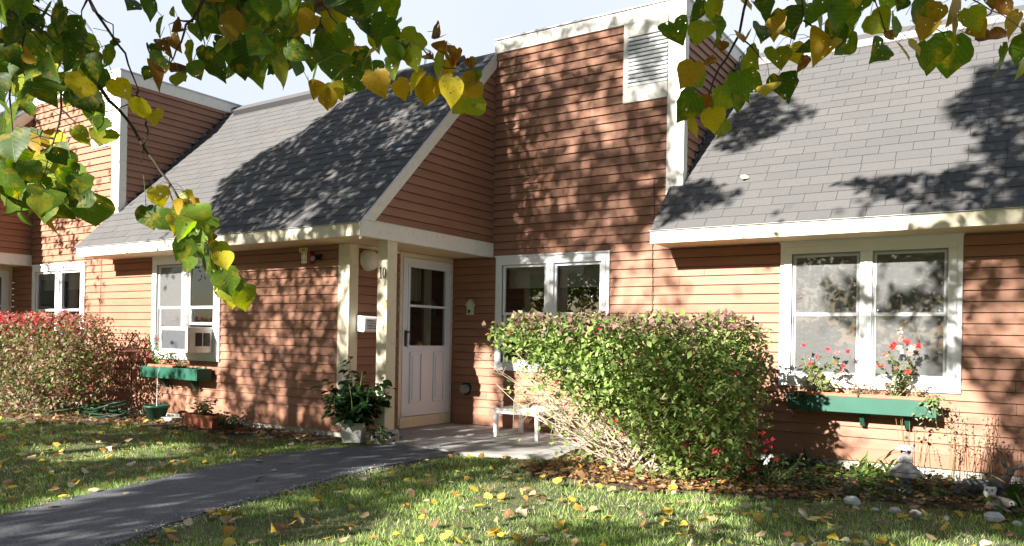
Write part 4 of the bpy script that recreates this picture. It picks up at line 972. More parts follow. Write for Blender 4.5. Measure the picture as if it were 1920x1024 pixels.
# ------------------------------------------------------------------ garden figures
def skin(name, joints, edges, mat, parent, sub=2):
    me = bpy.data.meshes.new(name); me.from_pydata([j[:3] for j in joints], edges, []); me.materials.append(mat)
    o = bpy.data.objects.new(name, me); C.objects.link(o); attach(o, parent)
    md = o.modifiers.new('skin', 'SKIN')
    if not me.skin_vertices: me.attributes  # layer is made with the modifier below
    bm = bmesh.new(); bm.from_mesh(me); lay = bm.verts.layers.skin.verify()
    for v, j in zip(bm.verts, joints):
        rr = j[3]; v[lay].radius = (rr, rr) if not hasattr(rr, '__len__') else rr
    bm.verts.ensure_lookup_table(); bm.verts[0][lay].use_root = True
    bm.to_mesh(me); bm.free(); md.use_smooth_shade = True
    sb = o.modifiers.new('sub', 'SUBSURF'); sb.levels = sub; sb.render_levels = sub
    return o
def figures():
    g = lambda px, py: (lambda p: Vector((p.x, p.y, float(gz(p.x, p.y)) + .02)))(onZ(px, py, -.085))
    # fairy on a toadstool
    c = g(1697, 922); s = 1.0; t = thing('fairy_statue', 'weathered white stone fairy in a petal hat sitting on a toadstool', 'statue', tuple(c))
    q = lambda x, y, z: (c.x + x * s, c.y + y * s, c.z + z * s)
    m = MB(); m.lathe([(.055, -.03), (.050, .03), (.038, .09), (.042, .115), (.09, .118), (.122, .122), (.126, .135), (.115, .158), (.08, .172), (0, .176)], 24, tuple(c)); m.build('toadstool', M['statue'], t, True)
    B = [(*q(0, 0, .20), .040), (*q(0, .0, .245), .033), (*q(0, -.005, .285), .035), (*q(0, -.005, .312), .016), (*q(0, -.014, .338), .033), (*q(0, -.012, .358), .032),
         (*q(-.044, -.005, .285), .015), (*q(-.056, -.035, .25), .012), (*q(-.012, -.058, .262), .010), (*q(.044, -.005, .285), .015), (*q(.056, -.035, .25), .012), (*q(.012, -.058, .262), .010),
         (*q(.05, -.05, .185), .022), (*q(.115, -.055, .172), .017), (*q(.155, -.07, .145), .012)]
    skin('figure', B, [(0, 1), (1, 2), (2, 3), (3, 4), (4, 5), (2, 6), (6, 7), (7, 8), (2, 9), (9, 10), (10, 11), (0, 12), (12, 13), (13, 14)], M['statue'], t)
    m = MB(); m.lathe([(.034, .25), (.055, .228), (.085, .20), (.108, .176), (.112, .165), (.10, .166)], 18, tuple(c), sx=1.05, sy=1); m.build('skirt', M['statue'], t, True)
    m = MB(); m.lathe([(.062, .350), (.060, .358), (.048, .378), (.028, .395), (0, .400)], 14, q(0, -.012, 0)); n = 8
    for k in range(n):
        a = 2 * math.pi * k / n + .2; ca, sa = math.cos(a), math.sin(a); up_ = .405 if k in (3, 1) else .345
        m.add([q(.052 * ca - .024 * sa, -.012 + .052 * sa + .024 * ca, .362), q(.052 * ca + .024 * sa, -.012 + .052 * sa - .024 * ca, .362), q(.092 * ca, -.012 + .092 * sa, up_), q(.055 * ca, -.012 + .055 * sa, .375)], [(0, 1, 2), (0, 2, 3), (1, 3, 2)])
    m.build('petal_hat', M['statue'], t)
    m = MB()
    for k in range(9):
        a = math.pi * k / 8 + math.pi; m.sphere(q(.032 * math.cos(a), -.012 + .034 * math.sin(a) * .5 + .008, .335 - .012 * abs(math.sin(a * 2))), .011, 7)
    m.build('hair', M['statue'], t, True)
    m = MB()
    for sx in (-1, 1): m.sphere(q(sx * .012, -.044, .35), .004, 6)
    m.sphere(q(0, -.048, .342), .005, 6); m.sphere(q(0, -.044, .331), .0055, 6, (1.6, .6, .5)); m.build('face', M['statue'], t, True)
    m = MB()
    for k in range(9): m.sphere(q(rnd.uniform(-.10, .05), rnd.uniform(-.15, -.09), rnd.uniform(-.01, .03)), rnd.uniform(.016, .028), 7, jit=.12)
    m.build('stone_flowers', M['statue'], t, True)
    # lying fawn
    c = g(1845, 938); c = Vector((c.x, c.y + .1, c.z)); t = thing('fawn_statue', 'grey lying fawn statue with white back spots', 'statue', tuple(c))
    q = lambda x, y, z: (c.x + x, c.y + y, c.z + z)
    J = [(*q(.02, 0, .085), .062), (*q(-.10, 0, .088), .066), (*q(-.20, 0, .075), .05), (*q(-.245, 0, .06), .022), (*q(.10, 0, .095), .055), (*q(.145, -.01, .15), .036), (*q(.165, -.02, .205), .028), (*q(.175, -.035, .235), .032), (*q(.185, -.085, .222), .018), (*q(.188, -.105, .216), .014),
         (*q(.10, -.07, .03), .024), (*q(.19, -.10, .018), .014), (*q(-.19, -.07, .04), .034), (*q(-.10, -.11, .02), .016), (*q(-.02, -.12, .015), .012),
         (*q(.155, -.025, .262), .010), (*q(.125, -.02, .30), .018), (*q(.105, -.015, .335), .004), (*q(.205, -.03, .262), .010), (*q(.245, -.03, .285), .018), (*q(.285, -.03, .30), .004)]
    skin('body', J, [(0, 1), (1, 2), (2, 3), (0, 4), (4, 5), (5, 6), (6, 7), (7, 8), (8, 9), (4, 10), (10, 11), (2, 12), (12, 13), (13, 14), (7, 15), (15, 16), (16, 17), (7, 18), (18, 19), (19, 20)], M['fawn'], t)
    for k in range(18):
        x = -.21 + .017 * k + rnd.uniform(-.008, .008); a = (.35, .95, .65)[k % 3] + rnd.uniform(-.12, .12); rr = .060 if x < .02 else .052
        m = MB(); m.sphere(q(x, -rr * math.cos(a), .088 + rr * math.sin(a)), .013, 7, (1.2, .7, .8)); m.build('spot', M['spot'], t, True)
    for sx in (-1, 1):
        m = MB(); m.sphere(q(.180 + sx * .022, -.058, .245), .006, 7); m.build('eye', M['black'], t, True)
    # two hares in front
    c = g(1868, 962); t = thing('hare_statue', 'small statue of two huddled hares with white faces', 'statue', tuple(c))
    q = lambda x, y, z: (c.x + x, c.y + y, c.z + z)
    skin('lower_hare', [(*q(-.01, 0, .045), .05), (*q(-.075, 0, .045), .042), (*q(.055, -.005, .07), .038), (*q(.10, -.02, .08), .03), (*q(.135, -.03, .068), .013), (*q(.03, .0, .105), .012), (*q(-.03, .0, .115), .014), (*q(-.075, .005, .11), .006), (*q(.06, -.04, .02), .018), (*q(.10, -.05, .012), .012)],
         [(0, 1), (0, 2), (2, 3), (3, 4), (2, 5), (5, 6), (6, 7), (0, 8), (8, 9)], M['hare'], t)
    m = MB(); m.sphere(q(.10, -.042, .078), .022, 9, (1, .45, .9)); m.build('white_cheek', M['spot'], t, True)
    m = MB(); m.sphere(q(.097, -.054, .083), .0085, 8); m.build('eye', M['black'], t, True)
    m = MB(); m.sphere(q(-.025, -.014, .117), .016, 8, (2, .4, .6)); m.build('inner_ear', M['pink'], t, True)
    skin('upper_hare', [(*q(-.05, .03, .09), .042), (*q(-.045, .01, .145), .036), (*q(-.045, -.01, .155), .03), (*q(-.072, .02, .172), .014), (*q(-.08, .024, .178), .012), (*q(-.012, .02, .172), .014), (*q(-.004, .024, .178), .012)], [(0, 1), (1, 2), (1, 3), (3, 4), (1, 5), (5, 6)], M['spot'], t)
    for sx in (-1, 1):
        m = MB(); m.sphere(q(-.045 + sx * .017, -.037, .162), .0075, 8); m.build('eye', M['black'], t, True)
    m = MB(); m.sphere(q(-.045, -.041, .146), .005, 6); m.build('nose', M['pink'], t, True)
    # white stones
    for px, py, r_, lab in ((1597, 945, .055, 'largest white stone on the lawn edge, left of the other stones'), (1640, 957, .026, 'small white stone second from left on the lawn edge'), (1678, 960, .036, 'angular white stone below the stone fairy'), (1717, 966, .038, 'oval white stone right of the angular one'), (1863, 977, .058, 'large pale stone in front of the hares'), (1907, 983, .03, 'small white stone at the lower right edge'), (1775, 970, .02, 'tiny grey stone between the oval stone and the hares')):
        p = onZ(px, py + 3, -.07); z = float(gz(p.x, p.y)); m = MB(); m.sphere((p.x, p.y, z + r_ * .75), r_, 9, (1.15, .9, .75), jit=.13)
        o = m.build('white_stone', M['stone']); tag(o, lab, 'stone', 'white stones along the bed')
    # slatted white table behind the shrub
    t = thing('garden_table', 'low white slatted garden table half hidden behind the green shrub', 'table', (-4.85, 7.72, .02))
    x0, x1, y0, y1, h = -5.15, -4.52, 7.42, 8.02, .36
    for k in range(7):
        m = MB(); y = y0 + k * (y1 - y0) / 7; m.box(x0, x1, y, y + .062, h - .018, h); m.build('slat', M['white'], t, bevel=.004)
    for x in (x0 + .015, x1 - .055):
        for y in (y0 + .01, y1 - .05):
            m = MB(); m.add([(x + dx * k_, y + dy * k_, z) for z, k_ in ((.022, 1), (h - .019, 1)) for dx, dy in ((0, 0), (.045, 0), (.045, .045), (0, .045))], [(3, 2, 1, 0), (4, 5, 6, 7), (0, 1, 5, 4), (1, 2, 6, 5), (2, 3, 7, 6), (3, 0, 4, 7)]); m.build('leg', M['white'], t, bevel=.005)
    m = MB(); m.ring(lambda u, z, d: (u, z, d), x0 + .016, x1 - .016, y0 + .011, y1 - .06, .012, h - .06, h - .0185); m.build('apron', M['white'], t)
    # hose coil
    c = Vector((-10.35, 5.75, .0)); m = MB(); pts = []
    for k in range(150):
        a = k * .21; rr = .42 + .05 * math.sin(k * .37) - .0005 * k; z = .035 + .018 * (k // 30) + .015 * math.sin(k * .5)
        pts.append((c.x + rr * 1.25 * math.cos(a), c.y + rr * .42 * math.sin(a), z + (.14 * max(0, math.cos(a - .1)) if k > 110 else 0)))
    pts += [(c.x - .8, c.y - .35, .03), (c.x - 1.3, c.y - .45, .03), (c.x - 2.0, c.y - .5, .03)]
    m.tube(pts, .014, 7); tag(m.build('garden_hose', M['hose'], None, True), 'coiled dark green garden hose on the ground by the left wall', 'hose')
    # bird feeder on a thin pole
    c = Vector((-10.55, 6.12, .0)); p = onY(247, 660, 6.12); c.x = p.x
    t = thing('bird_feeder', 'copper-roofed bird feeder on a thin pole left of the green window box', 'bird feeder', (c.x, c.y, 0))
    m = MB(); m.tube([(c.x, c.y, -.02), (c.x, c.y, p.z - .02)], .008, 6); m.build('pole', M['black'], t)
    m = MB(); m.tube([(c.x, c.y, p.z + .03), (c.x, c.y, p.z + .15)], .006, 6); m.build('finial', M['ivory'], t)
    m = MB(); m.lathe([(.15, .0), (.155, .004), (.03, .05), (0, .055)], 14, (c.x, c.y, p.z)); m.build('roof', M['copper'], t)
    m = MB(); m.lathe([(.06, -.09), (.085, -.085), (.085, -.07), (.06, -.065), (.06, -.001)], 12, (c.x, c.y, p.z)); m.build('seed_tray', M['copper'], t)
figures()

# ------------------------------------------------------------------ the linden trees overhead
# Where the photograph shows tree shade on house and lawn: polygons on the surface they fall on, with how closed the shade is.
SHADE = [('G', .92, [(-600, 780), (640, 800), (760, 838), (860, 855), (560, 925), (250, 1040), (-600, 1100)]),
         ('G', .1, [(50, 830), (330, 828), (330, 852), (50, 866)]), ('G', .1, [(20, 940), (220, 905), (330, 890), (150, 945), (10, 965)]), ('G', .5, [(0, 975), (100, 985), (110, 1040), (-20, 1040)]), ('G', .25, [(630, 872), (730, 872), (700, 892), (620, 892)]),
         ('G', .92, [(560, 925), (860, 855), (1060, 862), (1120, 885), (900, 900), (800, 925), (700, 975), (400, 1040), (250, 1040)]),
         ('G', .06, [(900, 900), (1120, 905), (1330, 915), (1340, 975), (1000, 985), (900, 1040), (620, 1040), (760, 960)]),
         ('G', .93, [(1330, 890), (2600, 910), (2600, 1100), (1420, 985), (1330, 930)]), ('G', .85, [(930, 985), (1100, 975), (1260, 1000), (1240, 1040), (900, 1040)]),
         ('G', .15, [(1300, 985), (1420, 985), (1960, 1000), (1960, 1040), (1280, 1040)]), ('G', .8, [(1480, 985), (1700, 1000), (1650, 1040), (1440, 1040)]),
         ('G', .8, [(740, 800), (1060, 800), (1060, 840), (870, 852), (742, 834)]),
         ('A*', .76, [(418, 470), (650, 440), (650, 810), (418, 800)]), ('A', .2, [(285, 480), (418, 480), (418, 690), (285, 690)]), ('A', .04, [(190, 480), (285, 480), (285, 780), (190, 780)]),
         ('A', .9, [(240, 660), (415, 690), (415, 730), (380, 800), (240, 770)]),
         ('A', .45, [(60, 170), (170, 150), (170, 480), (60, 480)]), ('A', .12, [(170, 140), (230, 140), (230, 420), (170, 480)]), ('A', .35, [(60, 480), (190, 480), (190, 600), (60, 600)]),
         ('F', .45, [(400, 415), (680, 400), (680, 445), (400, 460)]), ('A', .72, [(690, 440), (735, 440), (735, 810), (690, 810)]),
         ('B*', .82, [(925, 60), (1262, 10), (1262, 360), (1222, 440), (1222, 600), (925, 720)]), ('B*', .62, [(925, 60), (1262, 10), (1262, 50), (925, 115)]),
         ('B*', .5, [(1150, 470), (1262, 470), (1300, 620), (1150, 620)]), ('B', .10, [(1290, 480), (1462, 480), (1462, 700), (1330, 700)]),
         ('B', .2, [(1462, 440), (1805, 430), (1805, 735), (1462, 730)]), ('B', .85, [(1560, 520), (1625, 540), (1625, 640), (1540, 600)]), ('B', .9, [(1640, 560), (1800, 470), (1800, 600), (1640, 615)]), ('B', .75, [(1700, 600), (1800, 580), (1800, 720), (1720, 700)]),
         ('B*', .7, [(1805, 420), (2700, 420), (2700, 1000), (1880, 880), (1830, 760), (1805, 740)]), ('B', .05, [(1500, 775), (1830, 790), (1870, 890), (1500, 865)]), ('B', .8, [(1860, 845), (1960, 830), (1960, 920), (1830, 900)]),
         ('RA', .91, [(672, 170), (940, 70), (940, 130), (690, 430), (640, 445), (360, 455), (410, 340), (470, 300), (560, 250)]), ('RA', .55, [(690, 230), (800, 190), (790, 260), (700, 290)]), ('RA', .5, [(440, 420), (560, 400), (640, 300), (560, 440)]),
         ('RB', .88, [(1215, 345), (1300, 340), (1390, 372), (1270, 410), (1215, 440)]), ('RB', .82, [(1330, 250), (1420, 170), (1530, 215), (1450, 255), (1350, 300)]),
         ('RB', .88, [(1740, 230), (1830, 130), (2500, 0), (2500, 440), (1830, 400), (1680, 395), (1560, 350), (1700, 330), (1830, 310), (1810, 260)]),
         ('G', .5, [])]
SPOT = {'A': lambda x, y: onY(x, y, 6.4), 'B': lambda x, y: onY(x, y, 8.3), 'G': lambda x, y: onZ(x, max(y, 740), 0), 'F': lambda x, y: onY(x, y, 5.86),
        'RA': lambda x, y: onRoof(x, y, 5.86, 2.35, 1.03), 'RB': lambda x, y: onRoof(x, y, 7.76, 2.35, 1.03)}
TREES = [(-1.0, -4.2), (-9.8, -5.6)]
def lindens():
    bark = M['wood']; r = np.random.default_rng(5)
    polys = []; fars = []
    for pl, c, pts in SHADE:
        if not pts: continue
        q = []
        for i in range(len(pts)):                        # walk each edge so that it bends with the surface
            p = SPOT[pl[:1] if pl.endswith('*') else pl](*pts[i]); q.append((p.x - KX * p.y, p.z - KZ * p.y))
        polys.append((c, q)); fars.append(pl.endswith('*'))
    # the shrub's own light: open on its left and top, shaded at its right
    for c, pts, Y in ((.12, [(940, 585), (1230, 585), (1180, 880), (940, 800)], 6.5), (.62, [(1190, 650), (1430, 640), (1440, 880), (1190, 870)], 6.4), (.15, [(1190, 585), (1440, 600), (1440, 640), (1190, 640)], 6.5), (.45, [(-100, 585), (225, 600), (225, 770), (-100, 770)], 5.2)):
        q = [onY(x, y, Y) for x, y in pts]; polys.append((c, [(p.x - KX * p.y, p.z - KZ * p.y) for p in q]))
    g = .12; us = np.arange(-17, 4, g); ws = np.arange(.8, 10.6, g); U, W = np.meshgrid(us, ws); cov = np.full(U.shape, .0)
    far = np.zeros(U.shape, bool)
    for i_, (c, q) in enumerate(polys):
        k_ = inpoly(U, W, q); cov[k_] = c; far[k_] = i_ < len(fars) and fars[i_]
    for u0, u1, w0, w1, c in ((.6, 3.2, 3.5, 9.5, .7), (-17, -15.2, 3, 9, .6)): cov[(U > u0) & (U < u1) & (W > w0) & (W < w1) & (cov == 0)] = c
    # sprigs: each closes a patch of about 0.045 m2 seen along the sun
    lam = -np.log(1 - np.clip(cov, 0, .95)); cell = g * g; area = .020
    cnt = r.poisson(lam * cell / area); iy, ix = np.nonzero(cnt)
    C0 = []
    for a, b in zip(iy, ix):
        for _ in range(cnt[a, b]):
            u = us[b] + r.uniform(0, g); w_ = ws[a] + r.uniform(0, g); ym = min(-1.2, (w_ - 2.3) / -KZ)
            for Yt in (3.6, 2.8, 2.0, 1.2, .4, -.4):
                p_ = np.array((u + KX * Yt, Yt, w_ + KZ * Yt)); dp = p_[0] * _fw.x + p_[1] * _fw.y
                if p_[2] > 2.3 and (dp < .25 or (p_[2] - CAM_H) / dp > .50 + .03 * abs(p_[0]) / dp or abs(p_[0] * _rt.x + p_[1] * _rt.y) / dp > .85): ym = Yt; break
            Y = r.uniform(-6.0, min(ym, -1.8)) if far[a, b] else ym - r.random() ** .7 * max(2.2, min(5.5, ym + 6.5))
            C0.append((u + KX * Y, Y, w_ + KZ * Y))
    C0 = np.array(C0)
    owner = (C0[:, 0] < -6.2).astype(int)
    # the sprays that hang into view: leaves with a place, a size and a colour each
    GD, GM, GL, YG, YE, YB, BR = (.038, .08, .010), (.08, .145, .016), (.15, .235, .03), (.20, .24, .025), (.44, .36, .03), (.34, .22, .025), (.18, .085, .025)
    KEY = dict(d=GD, g=GM, l=GL, k=YG, y=YE, o=YB, b=BR)
    right = '1273,66,56,g;1310,23,46,d;1311,59,50,k;1345,25,52,k;1344,62,50,g;1352,89,22,b;1289,142,56,o;1308,153,46,l;1286,202,64,g;1300,240,44,y;1336,227,48,y;1349,238,46,k;1349,189,54,l;1374,197,42,g;1334,118,22,b;1330,191,30,b;1388,164,60,g;1410,156,56,g;1397,79,27,o;1410,115,46,k;1459,112,50,k;1438,164,46,y;1471,161,56,d;1429,60,50,d;1453,55,48,o;1478,44,62,d;1429,22,52,d;1401,8,34,o;1497,3,44,g;1535,14,48,g;1535,52,44,k;1515,90,40,d;1492,104,44,y;1508,118,30,b;1541,93,54,o;1568,66,58,d;1576,16,48,k;1569,38,60,g;1590,38,52,l;1579,79,62,g;1611,8,44,g;1665,4,36,l;1690,8,26,d;1725,28,70,g;1648,43,50,k;1672,52,48,l;1650,96,52,g;1665,75,27,b;1695,97,44,o;1716,90,38,y;1740,66,50,o;1742,109,64,g;1781,107,82,g;1759,28,38,o;1792,19,66,o;1785,51,46,o;1826,38,50,k;1826,71,46,o;1860,75,46,b;1896,47,50,o;1886,11,44,b;1882,116,62,g;1912,94,56,g;1916,66,34,o;1850,10,30,b;1916,130,44,k;1520,30,40,g;1600,10,38,y'
    mid = '245,8,42,d;285,15,48,d;385,22,84,g;301,52,42,g;329,60,30,b;322,23,16,l;285,101,36,d;315,91,34,b;329,82,30,b;294,117,36,d;315,129,36,b;301,145,36,b;334,152,32,k;348,143,36,g;276,138,28,d;371,61,40,g;362,108,52,k;371,134,40,g;402,131,62,d;434,136,38,g;441,112,48,g;470,108,54,d;488,136,58,g;510,98,64,g;531,138,60,k;552,124,50,g;580,171,42,o;616,185,42,o;630,164,46,y;618,131,70,g;663,155,58,g;658,105,48,y;700,94,48,y;710,159,54,o;754,169,40,o;700,131,46,g;773,112,46,k;771,82,50,k;778,150,48,y;797,169,54,o;822,124,54,k;825,143,46,o;841,173,60,y;872,192,66,k;876,162,52,o;886,150,40,g;855,112,40,b;836,94,32,b;815,75,30,b;883,119,20,b;797,110,30,b;736,23,68,g;722,58,64,g;668,21,80,d;691,56,50,d;590,20,50,b;575,45,46,o;545,60,50,g;510,40,60,g;470,60,50,g;430,70,46,o;455,20,60,d;500,12,60,g;560,12,56,g;620,40,56,y;640,75,52,g;600,90,60,g;560,100,50,d;480,85,50,g;420,100,44,d;400,50,40,g;410,85,40,k;520,120,54,d;590,140,40,g;640,120,50,g;680,120,46,d;735,100,50,g;750,70,44,g;745,130,48,l;610,60,40,b;540,20,50,g;440,45,46,o;390,110,44,d;700,15,50,g;625,10,46,d;760,100,40,d;455,130,40,d;505,62,50,d;475,30,48,g'
    left = '10,20,62,g;45,15,52,g;75,30,54,d;110,40,60,d;60,50,56,d;25,70,50,g;60,35,40,k;150,60,50,d;110,75,66,g;160,85,60,g;130,110,62,d;170,125,60,d;90,95,58,g;70,90,50,g;20,100,60,d;5,140,56,g;30,130,48,d;30,155,50,k;65,125,54,g;105,130,60,g;140,140,62,g;115,165,50,g;150,165,50,y;185,150,50,d;175,190,58,d;60,105,36,o;205,110,44,g;120,20,40,d;215,85,26,d;85,175,60,g;45,185,52,d;10,190,62,g;20,225,70,g;50,205,40,g;15,80,40,y;170,212,80,l;150,190,50,d;155,255,40,k;195,262,46,k;225,172,46,y;265,205,50,y;290,222,36,y;190,235,34,g;5,250,58,d;25,275,66,d;55,260,46,g;30,300,50,g;90,262,46,o;112,272,44,y;70,270,40,o;110,290,46,d;135,300,44,g;90,300,46,k;75,310,44,y;140,325,42,g;60,325,48,g;20,330,60,g;100,345,44,k;10,370,68,g;40,385,66,g;85,372,56,g;115,392,56,g;135,355,52,d;165,400,84,g;150,345,44,g;65,350,44,g;95,415,40,o;120,335,40,d;30,352,52,d;75,385,40,k;150,372,50,d;10,310,46,k;45,410,40,g;105,310,36,k'
    tw = '300,370,42,y;338,378,34,k;352,372,30,y;280,408,48,d;308,416,44,g;360,392,36,o;336,388,30,o;345,412,50,k;332,425,46,y;352,440,52,l;372,408,50,l;388,425,44,g;378,440,48,g;374,455,44,g;342,468,52,g;352,492,48,g;385,498,66,d;398,482,44,g;405,498,40,k;412,470,36,k;420,490,36,y;398,455,30,b;425,530,56,g;416,550,50,k;432,560,46,y;458,560,54,k;440,540,44,g;392,470,40,y'
    rays = []                                              # (px, py, size px, colour key, distance, spray)
    for txt, dm, sp in ((right, 2.45, 'r'), (mid, 2.2, 'm'), (left, 2.05, 'l'), (tw, 2.1, 't')):
        for e in txt.split(';'):
            x, y, sz, k = e.split(','); rays.append((float(x), float(y), float(sz), k, dm + r.uniform(-.25, .25), sp))
    for poly, n, dm, sp, keys in (([(380, -40), (745, -40), (765, 60), (730, 110), (600, 125), (430, 115), (372, 40)], 48, 2.35, 'm', 'ggdgok'), ([(-60, -20), (60, -20), (130, 30), (190, 110), (160, 200), (60, 170), (-60, 260)], 40, 2.2, 'l', 'ggddk'), ([(-60, 250), (60, 270), (140, 310), (150, 380), (60, 410), (-60, 400)], 30, 2.2, 'l', 'ggdk'),
                                  ([(1380, -120), (1960, -120), (1960, -10), (1380, -10)], 40, 2.5, 'r', 'ggko'), ([(250, -120), (760, -120), (760, -10), (250, -10)], 40, 2.3, 'm', 'gdko'), ([(-120, -120), (200, -120), (120, -10), (-120, -10)], 22, 2.2, 'l', 'ggd')):
        xs_ = [p[0] for p in poly]; ys_ = [p[1] for p in poly]; k = 0
        while k < n:
            x, y = r.uniform(min(xs_), max(xs_)), r.uniform(min(ys_), max(ys_))
            if inpoly(np.array([x]), np.array([y]), poly)[0]:
                rays.append((x, y, r.uniform(38, 62), keys[r.integers(len(keys))], dm + r.uniform(-.2, .5), sp)); k += 1
    TW = {'r': [[(1440, -160, 2.5), (1405, -20, 2.45), (1386, 65, 2.42), (1362, 110, 2.4), (1338, 150, 2.4), (1322, 190, 2.38), (1308, 215, 2.36)], [(1386, 65, 2.42), (1410, 88, 2.45), (1435, 118, 2.45)], [(1380, -60, 2.5), (1352, 8, 2.42), (1328, 48, 2.4)], [(1500, -100, 2.55), (1506, 30, 2.5), (1502, 44, 2.48), (1484, 66, 2.46), (1478, 90, 2.45)], [(1506, 38, 2.5), (1540, 60, 2.5), (1575, 90, 2.5)],
                 [(1700, -120, 2.6), (1780, -30, 2.55), (1840, 8, 2.52), (1880, 28, 2.5), (1925, 62, 2.48)], [(1860, 18, 2.5), (1846, 32, 2.5), (1832, 45, 2.5)], [(1700, -60, 2.55), (1730, 40, 2.5), (1770, 62, 2.5), (1772, 72, 2.48)], [(1590, -90, 2.55), (1566, 0, 2.5), (1568, 20, 2.5)], [(1650, -90, 2.5), (1640, 0, 2.48), (1660, 60, 2.46), (1693, 50, 2.46)]],
          'm': [[(560, -200, 2.4), (480, -60, 2.35), (440, 0, 2.3), (462, 40, 2.25), (470, 60, 2.22)], [(600, -120, 2.4), (565, 0, 2.3), (560, 20, 2.25), (545, 60, 2.2), (543, 95, 2.2)], [(600, -60, 2.35), (606, 10, 2.3), (620, 30, 2.25), (650, 60, 2.2), (690, 110, 2.2)], [(690, 60, 2.2), (770, 75, 2.2), (800, 100, 2.2), (835, 128, 2.18), (870, 135, 2.18)], [(420, -80, 2.3), (372, 20, 2.2), (362, 36, 2.2), (345, 62, 2.2), (330, 95, 2.18), (318, 120, 2.18)], [(372, 20, 2.2), (378, 60, 2.2), (385, 100, 2.2)], [(300, -60, 2.3), (262, 0, 2.2)], [(362, 40, 2.2), (335, 38, 2.2), (316, 46, 2.2)], [(405, 10, 2.25), (412, 40, 2.2), (418, 80, 2.2)]],
          'l': [[(-200, -120, 2.2), (-40, -10, 2.15), (10, 10, 2.1), (35, 32, 2.08), (85, 62, 2.05), (110, 85, 2.05)], [(-80, 20, 2.15), (0, 25, 2.1), (30, 38, 2.08), (60, 60, 2.05), (102, 105, 2.03)], [(40, -60, 2.15), (55, 6, 2.1), (110, 40, 2.05), (150, 62, 2.05), (185, 90, 2.03)], [(42, 45, 2.05), (43, 80, 2.03), (45, 92, 2.0), (38, 102, 2.0)], [(118, 150, 2.0), (115, 205, 2.0), (102, 260, 2.0), (82, 330, 2.0), (72, 352, 2.0)], [(116, 207, 2.0), (132, 222, 2.0), (150, 232, 2.0)], [(100, 260, 2.0), (75, 255, 2.0), (52, 262, 2.0)], [(100, 280, 2.0), (120, 310, 2.0), (140, 340, 2.0)], [(20, 150, 2.05), (18, 180, 2.05), (25, 260, 2.05), (20, 340, 2.05)]],
          't': [[(120, -120, 2.3), (165, -5, 2.25), (200, 52, 2.2), (235, 100, 2.18), (248, 140, 2.16), (260, 170, 2.15)], [(168, 2, 2.24), (186, 28, 2.22), (212, 46, 2.2), (213, 108, 2.2)], [(163, 0, 2.25), (153, 20, 2.24), (150, 50, 2.24)], [(185, 160, 2.15), (205, 190, 2.15), (222, 205, 2.14), (250, 240, 2.13), (275, 285, 2.12), (300, 320, 2.1), (325, 355, 2.1), (350, 385, 2.1), (368, 420, 2.1), (395, 470, 2.1), (410, 510, 2.1), (430, 545, 2.1)], [(318, 345, 2.1), (322, 372, 2.1), (333, 390, 2.1)], [(260, 172, 2.15), (258, 182, 2.14), (240, 196, 2.13), (222, 205, 2.14)], [(275, 228, 2.12), (278, 245, 2.12), (265, 305, 2.12)]]}
    anchor = {k: [at(*p) for b in v for p in b] for k, v in TW.items()}
    tinted = []
    # --- the trees themselves
    for ti, (tx, ty) in enumerate(TREES):
        t = thing('linden_tree', ('linden tree whose green and yellow leaves hang into the top of the photo' if ti == 0 else 'second linden tree, leaning shade over the left lawn from outside the frame'), 'tree', (tx, ty, 0))
        m = MB(); h = 9.6
        m.tube([(tx, ty, -.2), (tx, ty, .05), (tx + .03, ty, .5), (tx - .05, ty + .1, 2.2), (tx + .1, ty - .05, 4.2), (tx, ty, 5.6), (tx - .1, ty + .1, 6.6)], [.36, .30, .235, .19, .13, .06, .02], 14)
        m.build('trunk', bark, t, True)
        mine = C0[owner == ti]; dense = mine[(mine[:, 2] > 6.2)]
        for k in range(6):                               # limbs out to the leafy parts
            for _try in range(400):
                q = dense[r.integers(len(dense))]; z_ = min(5.6, max(2.6, q[2] - 1.2 - .25 * abs(q[0] - tx)))
                L_ = [np.array((tx, ty, z_)) * (1 - u_) + np.array(q) * u_ + np.array((0, 0, .7 * u_ * (1 - u_))) for u_ in np.linspace(.15, 1, 12)]
                c_ = [cov[min(len(ws) - 1, max(0, int((p[2] - KZ * p[1] - ws[0]) / g))), min(len(us) - 1, max(0, int((p[0] - KX * p[1] - us[0]) / g)))] for p in L_]
                if sum(x_ > .4 for x_ in c_) >= (10 if _try < 250 else 7): break
            z0 = min(5.6, max(2.6, q[2] - 1.2 - .25 * abs(q[0] - tx))); s0 = Vector((tx, ty, z0)); e0 = Vector(q)
            mid_ = s0.lerp(e0, .5) + Vector((r.uniform(-.3, .3), r.uniform(-.3, .3), .35)); m = MB()
            m.tube([s0.lerp(mid_, u * 2) if u <= .5 else mid_.lerp(e0, u * 2 - 1) for u in (0, .2, .4, .5, .65, .85, 1)], [.05, .04, .03, .024, .017, .01, .005], 8)
            m.build('limb', bark, t, True)
        n = 10; N0 = len(mine) * n                         # ten leaves to a sprig
        P = np.repeat(mine, n, 0) + r.normal(size=(N0, 3)) * np.array([.10, .16, .10])
        T = np.stack([r.normal(size=N0) * .7, r.normal(size=N0) * .7, -np.ones(N0) * .8 + r.normal(size=N0) * .4], 1)
        Nn = np.stack([r.normal(size=N0) * .6, -np.ones(N0) + r.normal(size=N0) * .5, .6 + r.normal(size=N0) * .6], 1)
        pu, pw = P[:, 0] - KX * P[:, 1], P[:, 2] - KZ * P[:, 1]
        iu = np.clip(((pu - us[0]) / g).astype(int), 0, len(us) - 1); iw = np.clip(((pw - ws[0]) / g).astype(int), 0, len(ws) - 1)
        cl = cov[iw, iu]; keep = (cl > .5) | (r.random(N0) < cl * 1.2)
        P, T, Nn = P[keep], T[keep], Nn[keep]; N0 = len(P)
